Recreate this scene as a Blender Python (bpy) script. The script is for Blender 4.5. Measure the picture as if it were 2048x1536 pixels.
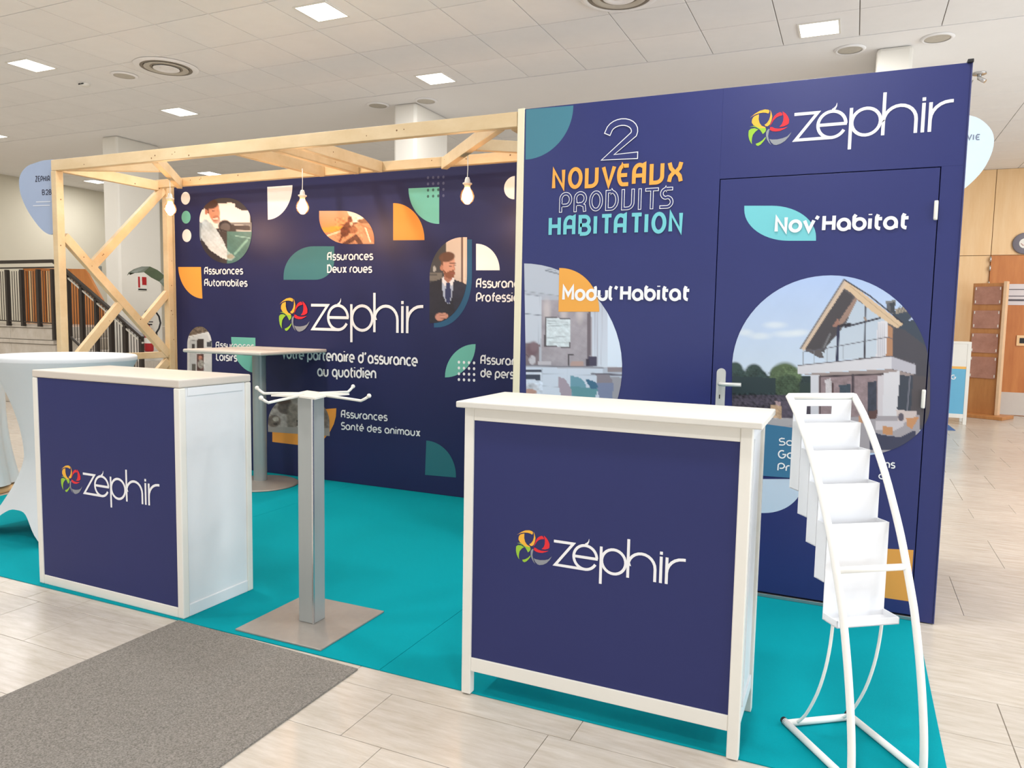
import bpy, bmesh, math, random
import numpy as np
from mathutils import Vector, Matrix
random.seed(7); rng=np.random.default_rng(7)
for o in list(bpy.data.objects): bpy.data.objects.remove(o)
COL=bpy.context.scene.collection
PI=math.pi; R=math.radians
# ---------------------------------------------------------------- camera
FOC,PIT,ROL,YAW,HC=1508.85,5.0393,1.0498,-24.2761,1.3706
_p,_r,_y=R(PIT),R(ROL),R(YAW)
FW=Vector((math.sin(_y)*math.cos(_p),math.cos(_y)*math.cos(_p),-math.sin(_p)))
RT=Vector((math.cos(_y),-math.sin(_y),0)); UP=RT.cross(FW)
RT,UP=math.cos(_r)*RT+math.sin(_r)*UP,-math.sin(_r)*RT+math.cos(_r)*UP
CP=Vector((0,0,HC))
cam=bpy.data.cameras.new('camera'); camo=bpy.data.objects.new('camera',cam); COL.objects.link(camo)
cam.sensor_width=36; cam.lens=FOC/2048*36; cam.clip_start=.05; cam.clip_end=100
camo.matrix_world=Matrix(((RT.x,UP.x,-FW.x,0),(RT.y,UP.y,-FW.y,0),(RT.z,UP.z,-FW.z,HC),(0,0,0,1)))
bpy.context.scene.camera=camo
def at(u,v,ax,val):
    """point of a world plane (x, y or z = val) seen at photo pixel u,v - used to read positions off the photograph"""
    d=FW+RT*((u-1024)/FOC)-UP*((v-768)/FOC); i='xyz'.index(ax)
    return CP+d*((val-CP[i])/d[i])
def px(p):
    q=Vector(p)-CP; w=q.dot(FW)
    return (1024+FOC*q.dot(RT)/w, 768-FOC*q.dot(UP)/w, w)
# ---------------------------------------------------------------- light
S=bpy.context.scene
S.view_settings.view_transform='Standard'; S.view_settings.look='None'; S.view_settings.gamma=1; S.view_settings.use_curve_mapping=False
S.view_settings.exposure=-0.75
W=bpy.data.worlds.new('world'); S.world=W; W.use_nodes=True
W.node_tree.nodes['Background'].inputs[0].default_value=(.93,.96,1,1); W.node_tree.nodes['Background'].inputs[1].default_value=.55
def area(name,loc,rot,sx,sy,e,col):
    l=bpy.data.lights.new(name,'AREA'); l.shape='RECTANGLE'; l.size=sx; l.size_y=sy; l.energy=e; l.color=col
    o=bpy.data.objects.new(name,l); COL.objects.link(o); o.location=loc; o.rotation_euler=rot; return o
area('window_daylight_right',(7.4,3.5,1.45),(0,R(90),0),2.6,12,820,(.84,.92,1))     # glazed side of the hall, right of the frame
area('window_daylight_front',(-3.5,-5.4,1.3),(R(90),0,0),13,2.4,260,(1,.98,.96))    # glazed entrance behind the camera
PANEL_E=50
# ---------------------------------------------------------------- materials
def lin(c): return tuple((x/255/12.92 if x/255<=.04045 else ((x/255+.055)/1.055)**2.4) for x in c)
MC={}
def mat(name,c,rough=.5,metal=0.,spec=.5,noise=0.,nscale=8.,bump=0.,bscale=60.,stretch=(1,1,1),c2=None,rand=0.,emit=None,estr=0.,coat=0.,trans=0.,world=False):
    if name in MC: return MC[name]
    m=bpy.data.materials.new(name); m.use_nodes=True; n=m.node_tree.nodes; l=m.node_tree.links; b=n['Principled BSDF']
    c=lin(c); b.inputs['Base Color'].default_value=(*c,1); b.inputs['Roughness'].default_value=rough; b.inputs['Metallic'].default_value=metal
    b.inputs['Specular IOR Level'].default_value=spec; b.inputs['Coat Weight'].default_value=coat; b.inputs['Transmission Weight'].default_value=trans
    if emit: b.inputs['Emission Color'].default_value=(*lin(emit),1); b.inputs['Emission Strength'].default_value=estr
    if noise or bump or rand:
        if world: g=n.new('ShaderNodeNewGeometry'); src=g.outputs['Position']
        else: g=n.new('ShaderNodeTexCoord'); src=g.outputs['Object']
        mp=n.new('ShaderNodeMapping'); mp.inputs['Scale'].default_value=stretch; l.new(src,mp.inputs[0])
        out=None
        if noise or rand:
            t=n.new('ShaderNodeTexNoise'); t.inputs['Scale'].default_value=nscale; t.inputs['Detail'].default_value=6; t.inputs['Roughness'].default_value=.65; l.new(mp.outputs[0],t.inputs['Vector'])
            r=n.new('ShaderNodeMapRange'); r.inputs[1].default_value=.3; r.inputs[2].default_value=.7; l.new(t.outputs[0],r.inputs[0])
            x=n.new('ShaderNodeMix'); x.data_type='RGBA'; l.new(r.outputs[0],x.inputs[0])
            d=lin(c2) if c2 else tuple(v*(1-noise) for v in c)
            x.inputs[6].default_value=(*d,1); x.inputs[7].default_value=(*c,1); out=x.outputs[2]
            if rand:
                oi=n.new('ShaderNodeObjectInfo'); mr=n.new('ShaderNodeMapRange'); mr.inputs[3].default_value=1-rand; mr.inputs[4].default_value=1+rand*.4; l.new(oi.outputs['Random'],mr.inputs[0])
                hs=n.new('ShaderNodeHueSaturation'); l.new(out,hs.inputs['Color']); l.new(mr.outputs[0],hs.inputs['Value']); out=hs.outputs[0]
            l.new(out,b.inputs['Base Color'])
        if bump:
            t2=n.new('ShaderNodeTexNoise'); t2.inputs['Scale'].default_value=bscale; t2.inputs['Detail'].default_value=3; l.new(mp.outputs[0],t2.inputs['Vector'])
            bp=n.new('ShaderNodeBump'); bp.inputs['Strength'].default_value=bump; bp.inputs['Distance'].default_value=.004; l.new(t2.outputs[0],bp.inputs['Height']); l.new(bp.outputs[0],b.inputs['Normal'])
    MC[name]=m; return m
NAVY=(43,50,108)
M_navy=mat('navy_print',NAVY,.36,spec=.38,noise=.05,nscale=3,bump=.05,bscale=500)
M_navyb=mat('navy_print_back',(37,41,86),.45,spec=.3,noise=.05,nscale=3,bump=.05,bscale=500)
M_navy2=mat('navy_print_counter',(42,48,100),.5,spec=.3,noise=.04,nscale=3,bump=.04,bscale=500)
M_gap=mat('dark_joint',(20,20,60),.8,noise=.1)
M_white=mat('white_lacquer',(232,229,220),.38,noise=.025,nscale=5,bump=.03,bscale=80)
M_white_day=mat('daylit_side_white',(228,230,232),.35,noise=.03,nscale=4,bump=.03,bscale=40)  # counter sides: daylight from the right put in as a cooler white
M_topw=mat('pale_counter_top',(208,199,188),.45,noise=.03,nscale=3)
M_rack=mat('white_powder_coat',(244,243,238),.4,noise=.02,nscale=30)
M_rack2=mat('white_sheet_plastic',(238,239,242),.45,noise=.015,nscale=10)
M_alu=mat('brushed_aluminium',(176,178,178),.35,metal=.85,noise=.06,nscale=40,stretch=(1,1,.05))
M_nick=mat('satin_nickel',(206,206,202),.45,metal=.25,noise=.03)
M_alu2=mat('grey_painted_metal',(165,158,150),.42,metal=.35,noise=.08,nscale=25,bump=.05,bscale=400)
M_colm=mat('satin_grey_column',(168,172,170),.4,metal=.3,noise=.04,nscale=30,stretch=(1,1,.1))
M_teal=mat('teal_carpet',(0,156,168),.95,spec=.1,noise=.10,nscale=300,bump=.5,bscale=900,world=True)
M_mat=mat('grey_carpet',(158,152,145),1.,spec=.05,noise=.5,nscale=190,c2=(96,92,86),bump=.35,bscale=500,world=True)
M_blue=mat('blue_carpet',(70,105,160),.95,noise=.1,nscale=200)
M_pine=mat('pine_wood',(222,198,160),.55,noise=.2,nscale=3,stretch=(1,2,2),c2=(206,178,134),bump=.05)
M_knot=mat('pine_knot',(130,88,50),.6,noise=.2,nscale=50)
M_stone=mat('travertine',(211,203,193),.24,noise=.16,nscale=4.5,stretch=(1.3,8,1),c2=(188,177,162),bump=.12,bscale=25,rand=.05,world=True,spec=.5)
M_grout=mat('grout',(192,180,164),.8,noise=.1,world=True)
M_ctile=mat('ceiling_tile_mineral',(242,241,240),.9,spec=.1,noise=.03,nscale=6,bump=.2,bscale=300,rand=.02,world=True)
M_cplas=mat('ceiling_plaster',(242,241,240),.9,spec=.1,noise=.02,nscale=2,world=True)
M_cgap=mat('ceiling_grid',(140,130,120),.8,noise=.05)
M_wallc=mat('cream_wall_paint',(214,208,190),.8,spec=.2,noise=.03,nscale=1.5,world=True)
M_col=mat('column_paint',(228,224,214),.6,noise=.02,nscale=2,world=True)
M_oak=mat('honey_wood_panel',(244,208,160),.4,noise=.16,nscale=1.6,stretch=(6,6,.8),c2=(236,194,140),rand=.06,world=True)
M_oakd=mat('orange_wood_door',(204,132,68),.35,noise=.2,nscale=1.5,stretch=(5,5,.7),c2=(182,106,48),world=True)
M_oaks=mat('beech_stand',(200,140,84),.4,noise=.2,nscale=3,stretch=(4,4,.6),c2=(180,118,66))
M_oake=mat('beech_edge',(232,196,158),.45,noise=.1,nscale=10)
M_black=mat('black_metal',(44,36,32),.4,noise=.1)
M_cloth=mat('white_stretch_fabric',(210,214,217),.75,spec=.2,noise=.04,nscale=3,bump=.05,bscale=200)
M_leaf=mat('dark_leaf',(58,70,46),.4,noise=.3,nscale=10)
M_red=mat('red_enamel',(176,28,36),.3,noise=.05)
M_signb=mat('pale_blue_sign',(158,174,202),.5,noise=.03,nscale=3)
M_signday=mat('daylit_blue_sign',(214,234,248),.4,noise=.02,nscale=3)  # window daylight put into the colour, paler than the left sign
M_acr=mat('clear_acrylic',(190,140,122),.12,noise=.15,nscale=6,c2=(164,116,100))
M_vent=mat('vent_grey',(196,190,178),.5,noise=.1,nscale=20)
M_ventd=mat('vent_slot',(140,132,120),.7,noise=.1)
M_lamp=mat('led_diffuser',(255,255,250),.4,noise=.01,emit=(255,253,246),estr=9)
M_bulb=mat('bulb_filament_glow',(255,220,170),.3,noise=.01,emit=(255,196,120),estr=26)
M_glass=mat('amber_bulb_glass',(255,226,178),.02,noise=.01,trans=1.,emit=(255,140,60),estr=.3)
M_blackr=mat('black_rubber',(28,28,30),.6,noise=.1)
M_steel=mat('chrome_steel',(205,205,205),.2,metal=.9,noise=.03)
M_pot=mat('grey_planter',(120,116,110),.6,noise=.1)
# printed colours: flat print stored per corner of the print mesh
M_print=bpy.data.materials.new('printed_ink'); M_print.use_nodes=True
_n=M_print.node_tree.nodes; _a=_n.new('ShaderNodeVertexColor'); _a.layer_name='Ink'
M_print.node_tree.links.new(_a.outputs[0],_n['Principled BSDF'].inputs['Base Color']); _n['Principled BSDF'].inputs['Roughness'].default_value=.45
_n['Principled BSDF'].inputs['Specular IOR Level'].default_value=.4
# ---------------------------------------------------------------- mesh helpers
def B(): return bmesh.new()
def box(bm,x0,x1,y0,y1,z0,z1,bev=0.,M=None):
    vs=[bm.verts.new((x,y,z)) for x in (x0,x1) for y in (y0,y1) for z in (z0,z1)]
    fs=[bm.faces.new([vs[i] for i in f]) for f in ((0,1,3,2),(4,6,7,5),(0,4,5,1),(2,3,7,6),(0,2,6,4),(1,5,7,3))]
    if bev:
        es=list({e for f in fs for e in f.edges}); r=bmesh.ops.bevel(bm,geom=es,offset=bev,segments=2,affect='EDGES',profile=.5)
        vs=list({v for f in r['faces'] for v in f.verts}|{v for v in vs if v.is_valid})
    if M is not None: bmesh.ops.transform(bm,matrix=M,verts=[v for v in vs if v.is_valid])
    return bm
def beam(bm,p,q,w,h,bev=.003,up=(0,0,1)):
    """rectangular bar from p to q, w across, h along up"""
    p,q=Vector(p),Vector(q); d=q-p; L=d.length; d/=L; u=Vector(up); s=d.cross(u).normalized(); u=s.cross(d)
    M=Matrix(((d.x,s.x,u.x,p.x),(d.y,s.y,u.y,p.y),(d.z,s.z,u.z,p.z),(0,0,0,1)))
    return box(bm,0,L,-w/2,w/2,-h/2,h/2,bev,M)
def tube(bm,pts,r,seg=14,cap=True):
    pts=[Vector(p) for p in pts]; rings=[]; n=len(pts); rr=r if isinstance(r,(list,tuple)) else [r]*n
    ref=Vector((0,0,1))
    t0=(pts[1]-pts[0]).normalized()
    if abs(t0.dot(ref))>.95: ref=Vector((1,0,0))
    for i,p in enumerate(pts):
        t=((pts[min(i+1,n-1)]-pts[max(i-1,0)])).normalized()
        a=(ref-t*ref.dot(t)).normalized(); b=t.cross(a); ref=a
        rings.append([bm.verts.new(p+(a*math.cos(k*2*PI/seg)+b*math.sin(k*2*PI/seg))*rr[i]) for k in range(seg)])
    for i in range(n-1):
        for k in range(seg):
            f=bm.faces.new((rings[i][k],rings[i][(k+1)%seg],rings[i+1][(k+1)%seg],rings[i+1][k])); f.smooth=True
    if cap: bm.faces.new(rings[0][::-1]); bm.faces.new(rings[-1])
    return bm
def lathe(bm,prof,c=(0,0,0),seg=32,sx=1,sy=1):
    c=Vector(c); rings=[]
    for r,z in prof:
        if r<1e-6: rings.append([bm.verts.new(c+Vector((0,0,z)))])
        else: rings.append([bm.verts.new(c+Vector((r*sx*math.cos(2*PI*k/seg),r*sy*math.sin(2*PI*k/seg),z))) for k in range(seg)])
    for a,b in zip(rings,rings[1:]):
        for k in range(seg):
            k2=(k+1)%seg
            if len(a)==1: vs=[a[0],b[k2],b[k]]
            elif len(b)==1: vs=[a[k],a[k2],b[0]]
            else: vs=[a[k],a[k2],b[k2],b[k]]
            f=bm.faces.new(vs); f.smooth=True
    return bm
def prism(bm,pts,t):
    """closed outline (list of 3D points, coplanar) thickened by vector t"""
    t=Vector(t); a=[bm.verts.new(p) for p in pts]; b=[bm.verts.new(Vector(p)+t) for p in pts]
    bm.faces.new(a); bm.faces.new(b[::-1]); n=len(pts)
    for i in range(n): bm.faces.new((a[i],b[i],b[(i+1)%n],a[(i+1)%n]))
    return bm
def obj(name,bm,m,parent=None,smooth=False,loc=None,wn=False):
    bmesh.ops.recalc_face_normals(bm,faces=bm.faces)
    me=bpy.data.meshes.new(name); bm.to_mesh(me); bm.free(); me.materials.append(m)
    if smooth: me.polygons.foreach_set('use_smooth',[True]*len(me.polygons))
    o=bpy.data.objects.new(name,me); COL.objects.link(o)
    if parent: o.parent=parent
    if loc: o.location=loc
    return o
def tag(o,label=None,cat=None,group=None,kind=None):
    if label: o['label']=label
    if cat: o['category']=cat
    if group: o['group']=group
    if kind: o['kind']=kind
    return o
def thing(name,label,cat,loc=(0,0,0),rz=0,group=None):
    o=bpy.data.objects.new(name,None); COL.objects.link(o); o.location=loc; o.rotation_euler=(0,0,rz); o.empty_display_size=.1
    return tag(o,label,cat,group)
def struct(name,bm,m,label=None,cat=None,parent=None):
    o=obj(name,bm,m,parent); o['kind']='structure'
    return tag(o,label,cat)
def copyof(o,parent=None,loc=None):
    c=o.copy(); COL.objects.link(c); c.parent=parent
    if loc is not None: c.location=loc
    return c
def copytree(o,parent=None):
    c=copyof(o,parent)
    for ch in list(o.children): copytree(ch,c)
    return c
# ================================================================ SETTING
ZC=3.767; YB=13.8
bm=B(); box(bm,-14.6,7.6,-6,14.4,-.2,-.006); floor=struct('floor',bm,M_grout,'beige travertine floor of the hall','floor')
def tile_mesh(name,lx,ly,t,ch,m,down=False):
    bm=B(); s=-1 if down else 1
    a=[bm.verts.new((x,y,0)) for x,y in ((ch,ch),(lx-ch,ch),(lx-ch,ly-ch),(ch,ly-ch))]
    b=[bm.verts.new((x,y,-ch*.5*s)) for x,y in ((0,0),(lx,0),(lx,ly),(0,ly))]
    c=[bm.verts.new((x,y,-t*s)) for x,y in ((0,0),(lx,0),(lx,ly),(0,ly))]
    bm.faces.new(a)
    for i in range(4):
        j=(i+1)%4; bm.faces.new((a[i],b[i],b[j],a[j])); bm.faces.new((b[i],c[i],c[j],b[j]))
    bmesh.ops.recalc_face_normals(bm,faces=bm.faces)
    if (bm.faces[:][0].normal.z>0)==down: bmesh.ops.reverse_faces(bm,faces=bm.faces)
    me=bpy.data.meshes.new(name); bm.to_mesh(me); bm.free(); me.materials.append(m); return me
def lay(name,tiles,z,t,ch,m,parent,down,limit=290):
    """tiles: (x,y,lx,ly). the ones largest in the photo are objects, the rest one joined part"""
    sc=[]
    for T in tiles:
        u,v,w=px((T[0]+T[2]/2,T[1]+T[3]/2,z))
        vis= w>.3 and -160<u<2200 and -160<v<1690
        sc.append((T[2]*T[3]/w**2 if vis and w>0 else -1))
    order=sorted(range(len(tiles)),key=lambda i:-sc[i]); cache={}; rest=[]
    for k,i in enumerate(order):
        T=tiles[i]
        if k<limit and sc[i]>0:
            key=(round(T[2],3),round(T[3],3))
            if key not in cache: cache[key]=tile_mesh(name,T[2],T[3],t,ch,m,down)
            o=bpy.data.objects.new(name,cache[key]); COL.objects.link(o); o.parent=parent; o.location=(T[0],T[1],z)
        else: rest.append(T)
    V=[];F=[]; s=-1 if down else 1
    for T in rest:
        x,y,a,b=T; k=len(V)
        V+=[(x+ch,y+ch,z),(x+a-ch,y+ch,z),(x+a-ch,y+b-ch,z),(x+ch,y+b-ch,z),(x,y,z-t*s),(x+a,y,z-t*s),(x+a,y+b,z-t*s),(x,y+b,z-t*s)]
        F+=[(k,k+1,k+2,k+3) if not down else (k+3,k+2,k+1,k)]+[((k+i,k+4+i,k+4+(i+1)%4,k+(i+1)%4) if not down else (k+(i+1)%4,k+4+(i+1)%4,k+4+i,k+i)) for i in range(4)]
    me=bpy.data.meshes.new(name+'_field'); me.from_pydata(V,[],F); me.materials.append(m)
    o=bpy.data.objects.new(name+'_field',me); COL.objects.link(o); o.parent=parent; o['kind']='stuff'
# floor tiles: courses 0.305 deep, joints read off the photo near the mat
tiles=[]; g=.0022; yy=1.925-.305*26; k=-26
forced={0:[-3.07,-2.46,-1.46,-.85,-.24],1:[-3.83,-3.525,-3.23,-2.62,-1.69,-.775,-.16],-1:[-3.35,-2.2,-1.3,-.6]}
while yy<13.9:
    xs=[-14.4]; 
    while xs[-1]<7.3:
        nx=xs[-1]+random.choice([.305,.61,.61,.915])
        xs.append(nx)
    if k in forced:
        f=forced[k]; xs=[x for x in xs if x<f[0]-.25]+f+[x for x in xs if x>f[-1]+.25]
    if -5<yy<13.85:
        for a,b in zip(xs,xs[1:]):
            if .3<yy and .48<a+.0: pass
            tiles.append((a+g/2,yy+g/2,b-a-g,.305-g))
    yy+=.305; k+=1
lay('travertine_tile',tiles,0.0,.006,.0016,M_stone,floor,False)
# ceiling
bm=B(); box(bm,-14.6,7.6,-6,14.4,ZC+.012,ZC+.3); ceil=struct('ceiling',bm,M_cgap,'suspended ceiling of square mineral tiles','ceiling')
tiles=[]; g=.007
for i in range(-24,20):
    x=-3.0913+.6*i
    if x<-14.55 or x>6.9: continue
    for j in range(-18,3):
        tiles.append((x+g/2,5.338+.6*j+g/2,.6-g,.6-g))
    for j in range(9):
        tiles.append((x+.42-.6+g/2,8.78+.6*j+g/2,.6-g,.6-g))
lay('ceiling_tile',tiles,ZC,.012,.002,M_ctile,ceil,True)
bm=B(); box(bm,-14.6,7.6,7.142,8.776,ZC-.002,ZC+.03); struct('plaster_band',bm,M_cplas,parent=ceil)
bm=B(); box(bm,-14.3,-14.1,-6,14,0,ZC); struct('wall_left',bm,M_wallc,'cream painted wall at the far left behind the staircase','wall')
bm=B(); box(bm,-14.3,.62,YB,YB+.2,0,ZC); struct('wall_back',bm,M_wallc,'cream painted wall at the far end of the hall','wall')
# right-hand wood clad wall
bm=B(); box(bm,.62,7.6,YB,YB+.2,0,ZC); ww=struct('wall_wood',bm,mat('panel_joint',(120,84,50),.7,noise=.1),'honey wood panelled wall at the far right','wall')
for (a,b) in ((.62,1.86),(1.86,3.1),(3.1,4.34),(4.34,5.58),(5.58,6.82)):
    for z0,z1 in ((0,2.46),(2.46,ZC)):
        if a==1.86 and z0==0: continue
        bm=B(); box(bm,a+.004,b-.004,YB-.018,YB,z0+.004,z1-.004,.002); obj('wood_panel',bm,M_oak,ww)
bm=B(); box(bm,7.55,7.7,-6,14,0,.5); wr=struct('wall_right',bm,M_wallc,'low sill wall under the glazing on the right','wall')
bm=B()
for i in range(9): box(bm,7.55,7.62,-6+i*2.4,-5.93+i*2.4,.5,ZC)
box(bm,7.55,7.62,-6,14,3.4,3.5); struct('window_1',bm,M_white,'white mullions of the glazed side wall','window')
# columns
for lab,x0,x1,y0,y1 in (('white square column behind the staircase carrying the fire sign',-9.68,-9.385,7.42,8.13),('white column seen above the middle of the timber frame',-4.93,-4.635,7.5,8.25),('white column seen above the top edge of the navy partition',.05,.335,7.5,8.25)):
    bm=B(); box(bm,x0,x1,y0,y1,0,ZC,.03); o=struct('column',bm,M_col,lab,'column')
# stairs (left background)
bm=B(); box(bm,-14.1,-10.25,7.05,9.2,0,1.12); st=struct('stair_landing',bm,M_stone,'beige stone landing block below the black railing','stairs')
for z0,z1 in ((1.10,1.15),(.93,1.095),(.87,.925),(.6,.865),(.3,.595),(0,.295)):
    for i in range(4):
        bm=B(); box(bm,-14.1+i*.97,-14.1+(i+1)*.97-.004,7.0+(0 if z0>1.09 or z0==.87 else .02),7.06,z0+.003,z1,.003); obj('stone_slab',bm,M_stone,st)
for i in range(6):
    x0=-10.22+i*.3; z=1.12-(i+1)*.16
    bm=B(); box(bm,x0,x0+.3,7.1,8.6,0,z,.004); obj('step',bm,M_stone,st)
bm=B(); prism(bm,[Vector((-10.22,7.09,1.12)),Vector((-8.42,7.09,.14)),Vector((-8.42,7.09,0)),Vector((-10.22,7.09,0))],(0,-.03,0)); obj('stringer',bm,M_stone,st)
rail=thing('stair_railing','black metal stair railing with thick posts, slats and sloping handrail','railing',(-9.5,6.97,0))
def rb(name,p,q,w,h,m=M_black): 
    b=B(); beam(b,Vector(p)-Vector((-9.5,6.97,0)),Vector(q)-Vector((-9.5,6.97,0)),w,h,.002,(0,1,0) if abs(p[0]-q[0])<1e-6 else (0,0,1)); return obj(name,b,m,rail)
Y=6.97
rb('handrail',(-11.6,Y,2.03),(-10.12,Y,2.03),.05,.045); rb('handrail',(-10.12,Y,2.03),(-9.95,Y,1.94),.05,.045)
rb('handrail',(-9.95,Y,1.94),(-8.42,Y,1.02),.05,.04); rb('rail_bar',(-9.95,Y,1.87),(-8.42,Y,.95),.03,.02,M_vent)
rb('rail_bar',(-11.6,Y,1.945),(-10.1,Y,1.945),.03,.02); rb('rail_bar',(-11.6,Y,1.20),(-10.1,Y,1.17),.03,.015)
rb('rail_bar',(-10.0,Y,1.1),(-8.5,Y,.18),.03,.02)
def tz(x): return 1.92 if x<-10.05 else 1.93-(x+9.95)*.601
for u in (17,46,79,108,137,165,193,222,250,281):
    x=at(u,620,'y',Y).x; zb=1.12 if x<-10.2 else max(.02,1.12-.16*(1+int((x+10.22)/.3))-.02)
    rb('post',(x,Y,zb),(x,Y,tz(x)),.045,.05,M_black)
x=-11.55
while x<-8.45:
    zb=1.19 if x<-10.1 else 1.13-(x+10.)*.6
    rb('baluster',(x,Y,max(zb,.1)),(x,Y,tz(x)-.02),.008,.008); x+=.052
bm=B(); pts=[at(u,v,'y',8.75) for u,v in ((46,536),(170,538),(204,600),(206,735),(46,725))]; prism(bm,pts,(0,.04,0))
wp=tag(obj('wood_balustrade',bm,M_oakd),'orange wood panelled balustrade behind the black stair railing','balustrade')
for i in range(7):
    b=B(); u=50+i*9; p=at(u,542,'y',8.74); q=at(u+4.5,542,'y',8.74); box(b,p.x,q.x,8.715,8.75,1.12,p.z); obj('slat',b,M_oak if i%2 else M_oakd,wp)
# door_1 on wood wall
bm=B(); box(bm,1.86,2.95,YB-.05,YB,0,2.455,.003); dr=struct('door_1',bm,M_oakd,'orange wood double door with grey kick plate at the far right','door')
bm=B(); box(bm,1.865,2.95,YB-.058,YB-.05,0.01,.36); obj('kick_plate',bm,mat('kick_plate_grey',(206,196,186),.4,noise=.04),dr)
bm=B(); box(bm,2.02,2.36,YB-.056,YB-.05,1.70,2.02); no=obj('notice',bm,mat('notice_paper',(214,206,206),.6,noise=.03),dr)
for z in (1.83,1.76,1.93):
    bm=B(); box(bm,2.06,2.33,YB-.058,YB-.056,z,z+(.03 if z<1.8 else .012)); obj('notice_line',bm,mat('grey_ink',(90,84,90),.6,noise=.03),no)
bm=B(); box(bm,2.27,2.4,YB-.07,YB-.05,1.08,1.24,.004); hp=obj('handle_plate',bm,M_oak,dr)
bm=B(); box(bm,2.31,2.4,YB-.075,YB-.07,1.12,1.2); obj('handle_recess',bm,M_blackr,hp)
for z in (2.22,2.36,1.9,1.98):
    bm=B(); lathe(bm,[(0,0),(.014,.002),(.014,.078),(0,.08)],(1.855,YB-.06,z),12); obj('hinge',bm,M_steel,dr)
p=at(2049,487,'y',YB-.02)
bm=B(); lathe(bm,[(0,-.03),(.15,-.03),(.16,-.02),(.16,0),(0,0)],(0,0,0),40); bmesh.ops.rotate(bm,verts=bm.verts,cent=(0,0,0),matrix=Matrix.Rotation(R(-90),3,'X'))
sg=tag(obj('round_wall_sign',bm,mat('sign_grey',(128,124,134),.4,noise=.04),loc=(p.x,YB-.025,p.z)),'round grey wall sign with red arrow above the wooden door','sign')
bm=B(); lathe(bm,[(0,0),(.075,0)],(0,0,0),32); bmesh.ops.rotate(bm,verts=bm.verts,cent=(0,0,0),matrix=Matrix.Rotation(R(90),3,'X')); bmesh.ops.translate(bm,verts=bm.verts,vec=(0,-.034,0)); obj('white_disc',bm,M_white,sg)
bm=B(); beam(bm,(-.02,-.037,.04),(-.02,-.037,-.03),.012,.003); beam(bm,(-.05,-.037,0),(-.02,-.037,-.035),.012,.003); beam(bm,(.01,-.037,0),(-.02,-.037,-.035),.012,.003); obj('arrow',bm,M_red,sg)
# ================================================================ PRINT TOOLS
def sarc(cx,cy,rx,ry,a0,a1,n=None):
    n=n or max(4,int(abs(a1-a0)/15)); return [(cx+rx*math.cos(R(a0+(a1-a0)*i/n)),cy+ry*math.sin(R(a0+(a1-a0)*i/n))) for i in range(n+1)]
ring=lambda cx,cy,rx,ry:sarc(cx,cy,rx,ry,90,450,28)
G={}
def g_(ch,adv,*st): G[ch]=(adv,st)
g_('a',1.15,ring(.4,.5,.4,.5),[(.8,.5),(.8,0)]); g_('b',1.15,[(.12,1.42),(0,1.2),(0,.5)],ring(.4,.5,.4,.5))
g_('c',.95,sarc(.4,.5,.4,.5,50,310)); g_('d',1.15,ring(.4,.5,.4,.5),[(.74,1.42),(.8,1.25),(.8,.5)])
g_('e',1.1,[(0,.48),(.8,.48)]+sarc(.4,.5,.4,.5,0,305)[1:]); g_('f',.7,[(.2,0),(.2,1.0)]+sarc(.48,1.05,.28,.33,180,90),[(0,.92),(.5,.92)])
g_('i',.38,[(.02,0),(.02,1)],[(.02,1.33),(.02,1.44)]); g_('l',.5,[(.1,1.42),(0,1.15),(0,.35)]+sarc(.25,.3,.25,.3,180,260))
g_('m',1.5,[(0,0),(0,.65)]+sarc(.3,.65,.3,.35,180,0)+[(.6,0)],[(.6,.65)]+sarc(.9,.65,.3,.35,180,0)+[(1.2,0)])
g_('n',1.05,[(0,0),(0,.6)]+sarc(.36,.6,.36,.4,180,0)+[(.72,0)]); g_('o',1.1,ring(.4,.5,.4,.5))
g_('p',1.12,[(0,-.42),(0,.5)],ring(.4,.5,.4,.5)); g_('q',1.15,ring(.4,.5,.4,.5),[(.8,.5),(.8,-.42)])
g_('r',.62,[(0,0),(0,.6)]+sarc(.34,.6,.34,.4,180,80)); g_('s',.85,[(.58,1),(.25,1)]+sarc(.25,.76,.24,.24,90,270)+sarc(.34,.26,.26,.26,90,-90)+[(.0,0)])
g_('t',.72,[(.22,1.36),(.12,1.1),(.12,.35)]+sarc(.4,.3,.28,.3,180,270),[(.12,.95),(.5,.95)]); g_('u',1.05,[(0,1),(0,.4)]+sarc(.36,.4,.36,.4,180,360)+[(.72,1)])
g_('v',.9,[(0,1),(.36,0),(.72,1)]); g_('x',1.0,[(0,1),(.28,.85),(.28,.15),(0,0)],[(.76,1),(.5,.85),(.5,.15),(.76,0)],[(.28,.5),(.5,.5)])
g_('é',1.1,[(0,.48),(.8,.48)]+sarc(.4,.5,.4,.5,0,305)[1:],[(.36,1.22),(.56,1.45)]); g_("'",.6,[(.14,1.42),(0,1.1)]); g_(' ',.55)
g_('A',1.1,[(0,0),(0,.75)]+sarc(.38,.82,.38,.58,180,60)+[(.72,1.4),(.72,0)],[(0,.6),(.72,.6)])
g_('D',1.1,[(.0,.0),(0,1.4),(.3,1.4)]+sarc(.3,.7,.48,.7,90,-90)+[(0,0)]); g_('L',.75,[(0,1.4),(0,.3)]+sarc(.28,.3,.28,.3,180,270)+[(.5,0)])
g_('P',1.05,[(0,0),(0,.7)]+sarc(.4,.92,.4,.48,200,-90)+[(.2,.44)]); g_('S',1.0,[(.7,1.4),(.35,1.4)]+sarc(.35,1.05,.33,.35,90,260)+sarc(.4,.38,.36,.38,80,-90)+[(0,0)])
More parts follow.
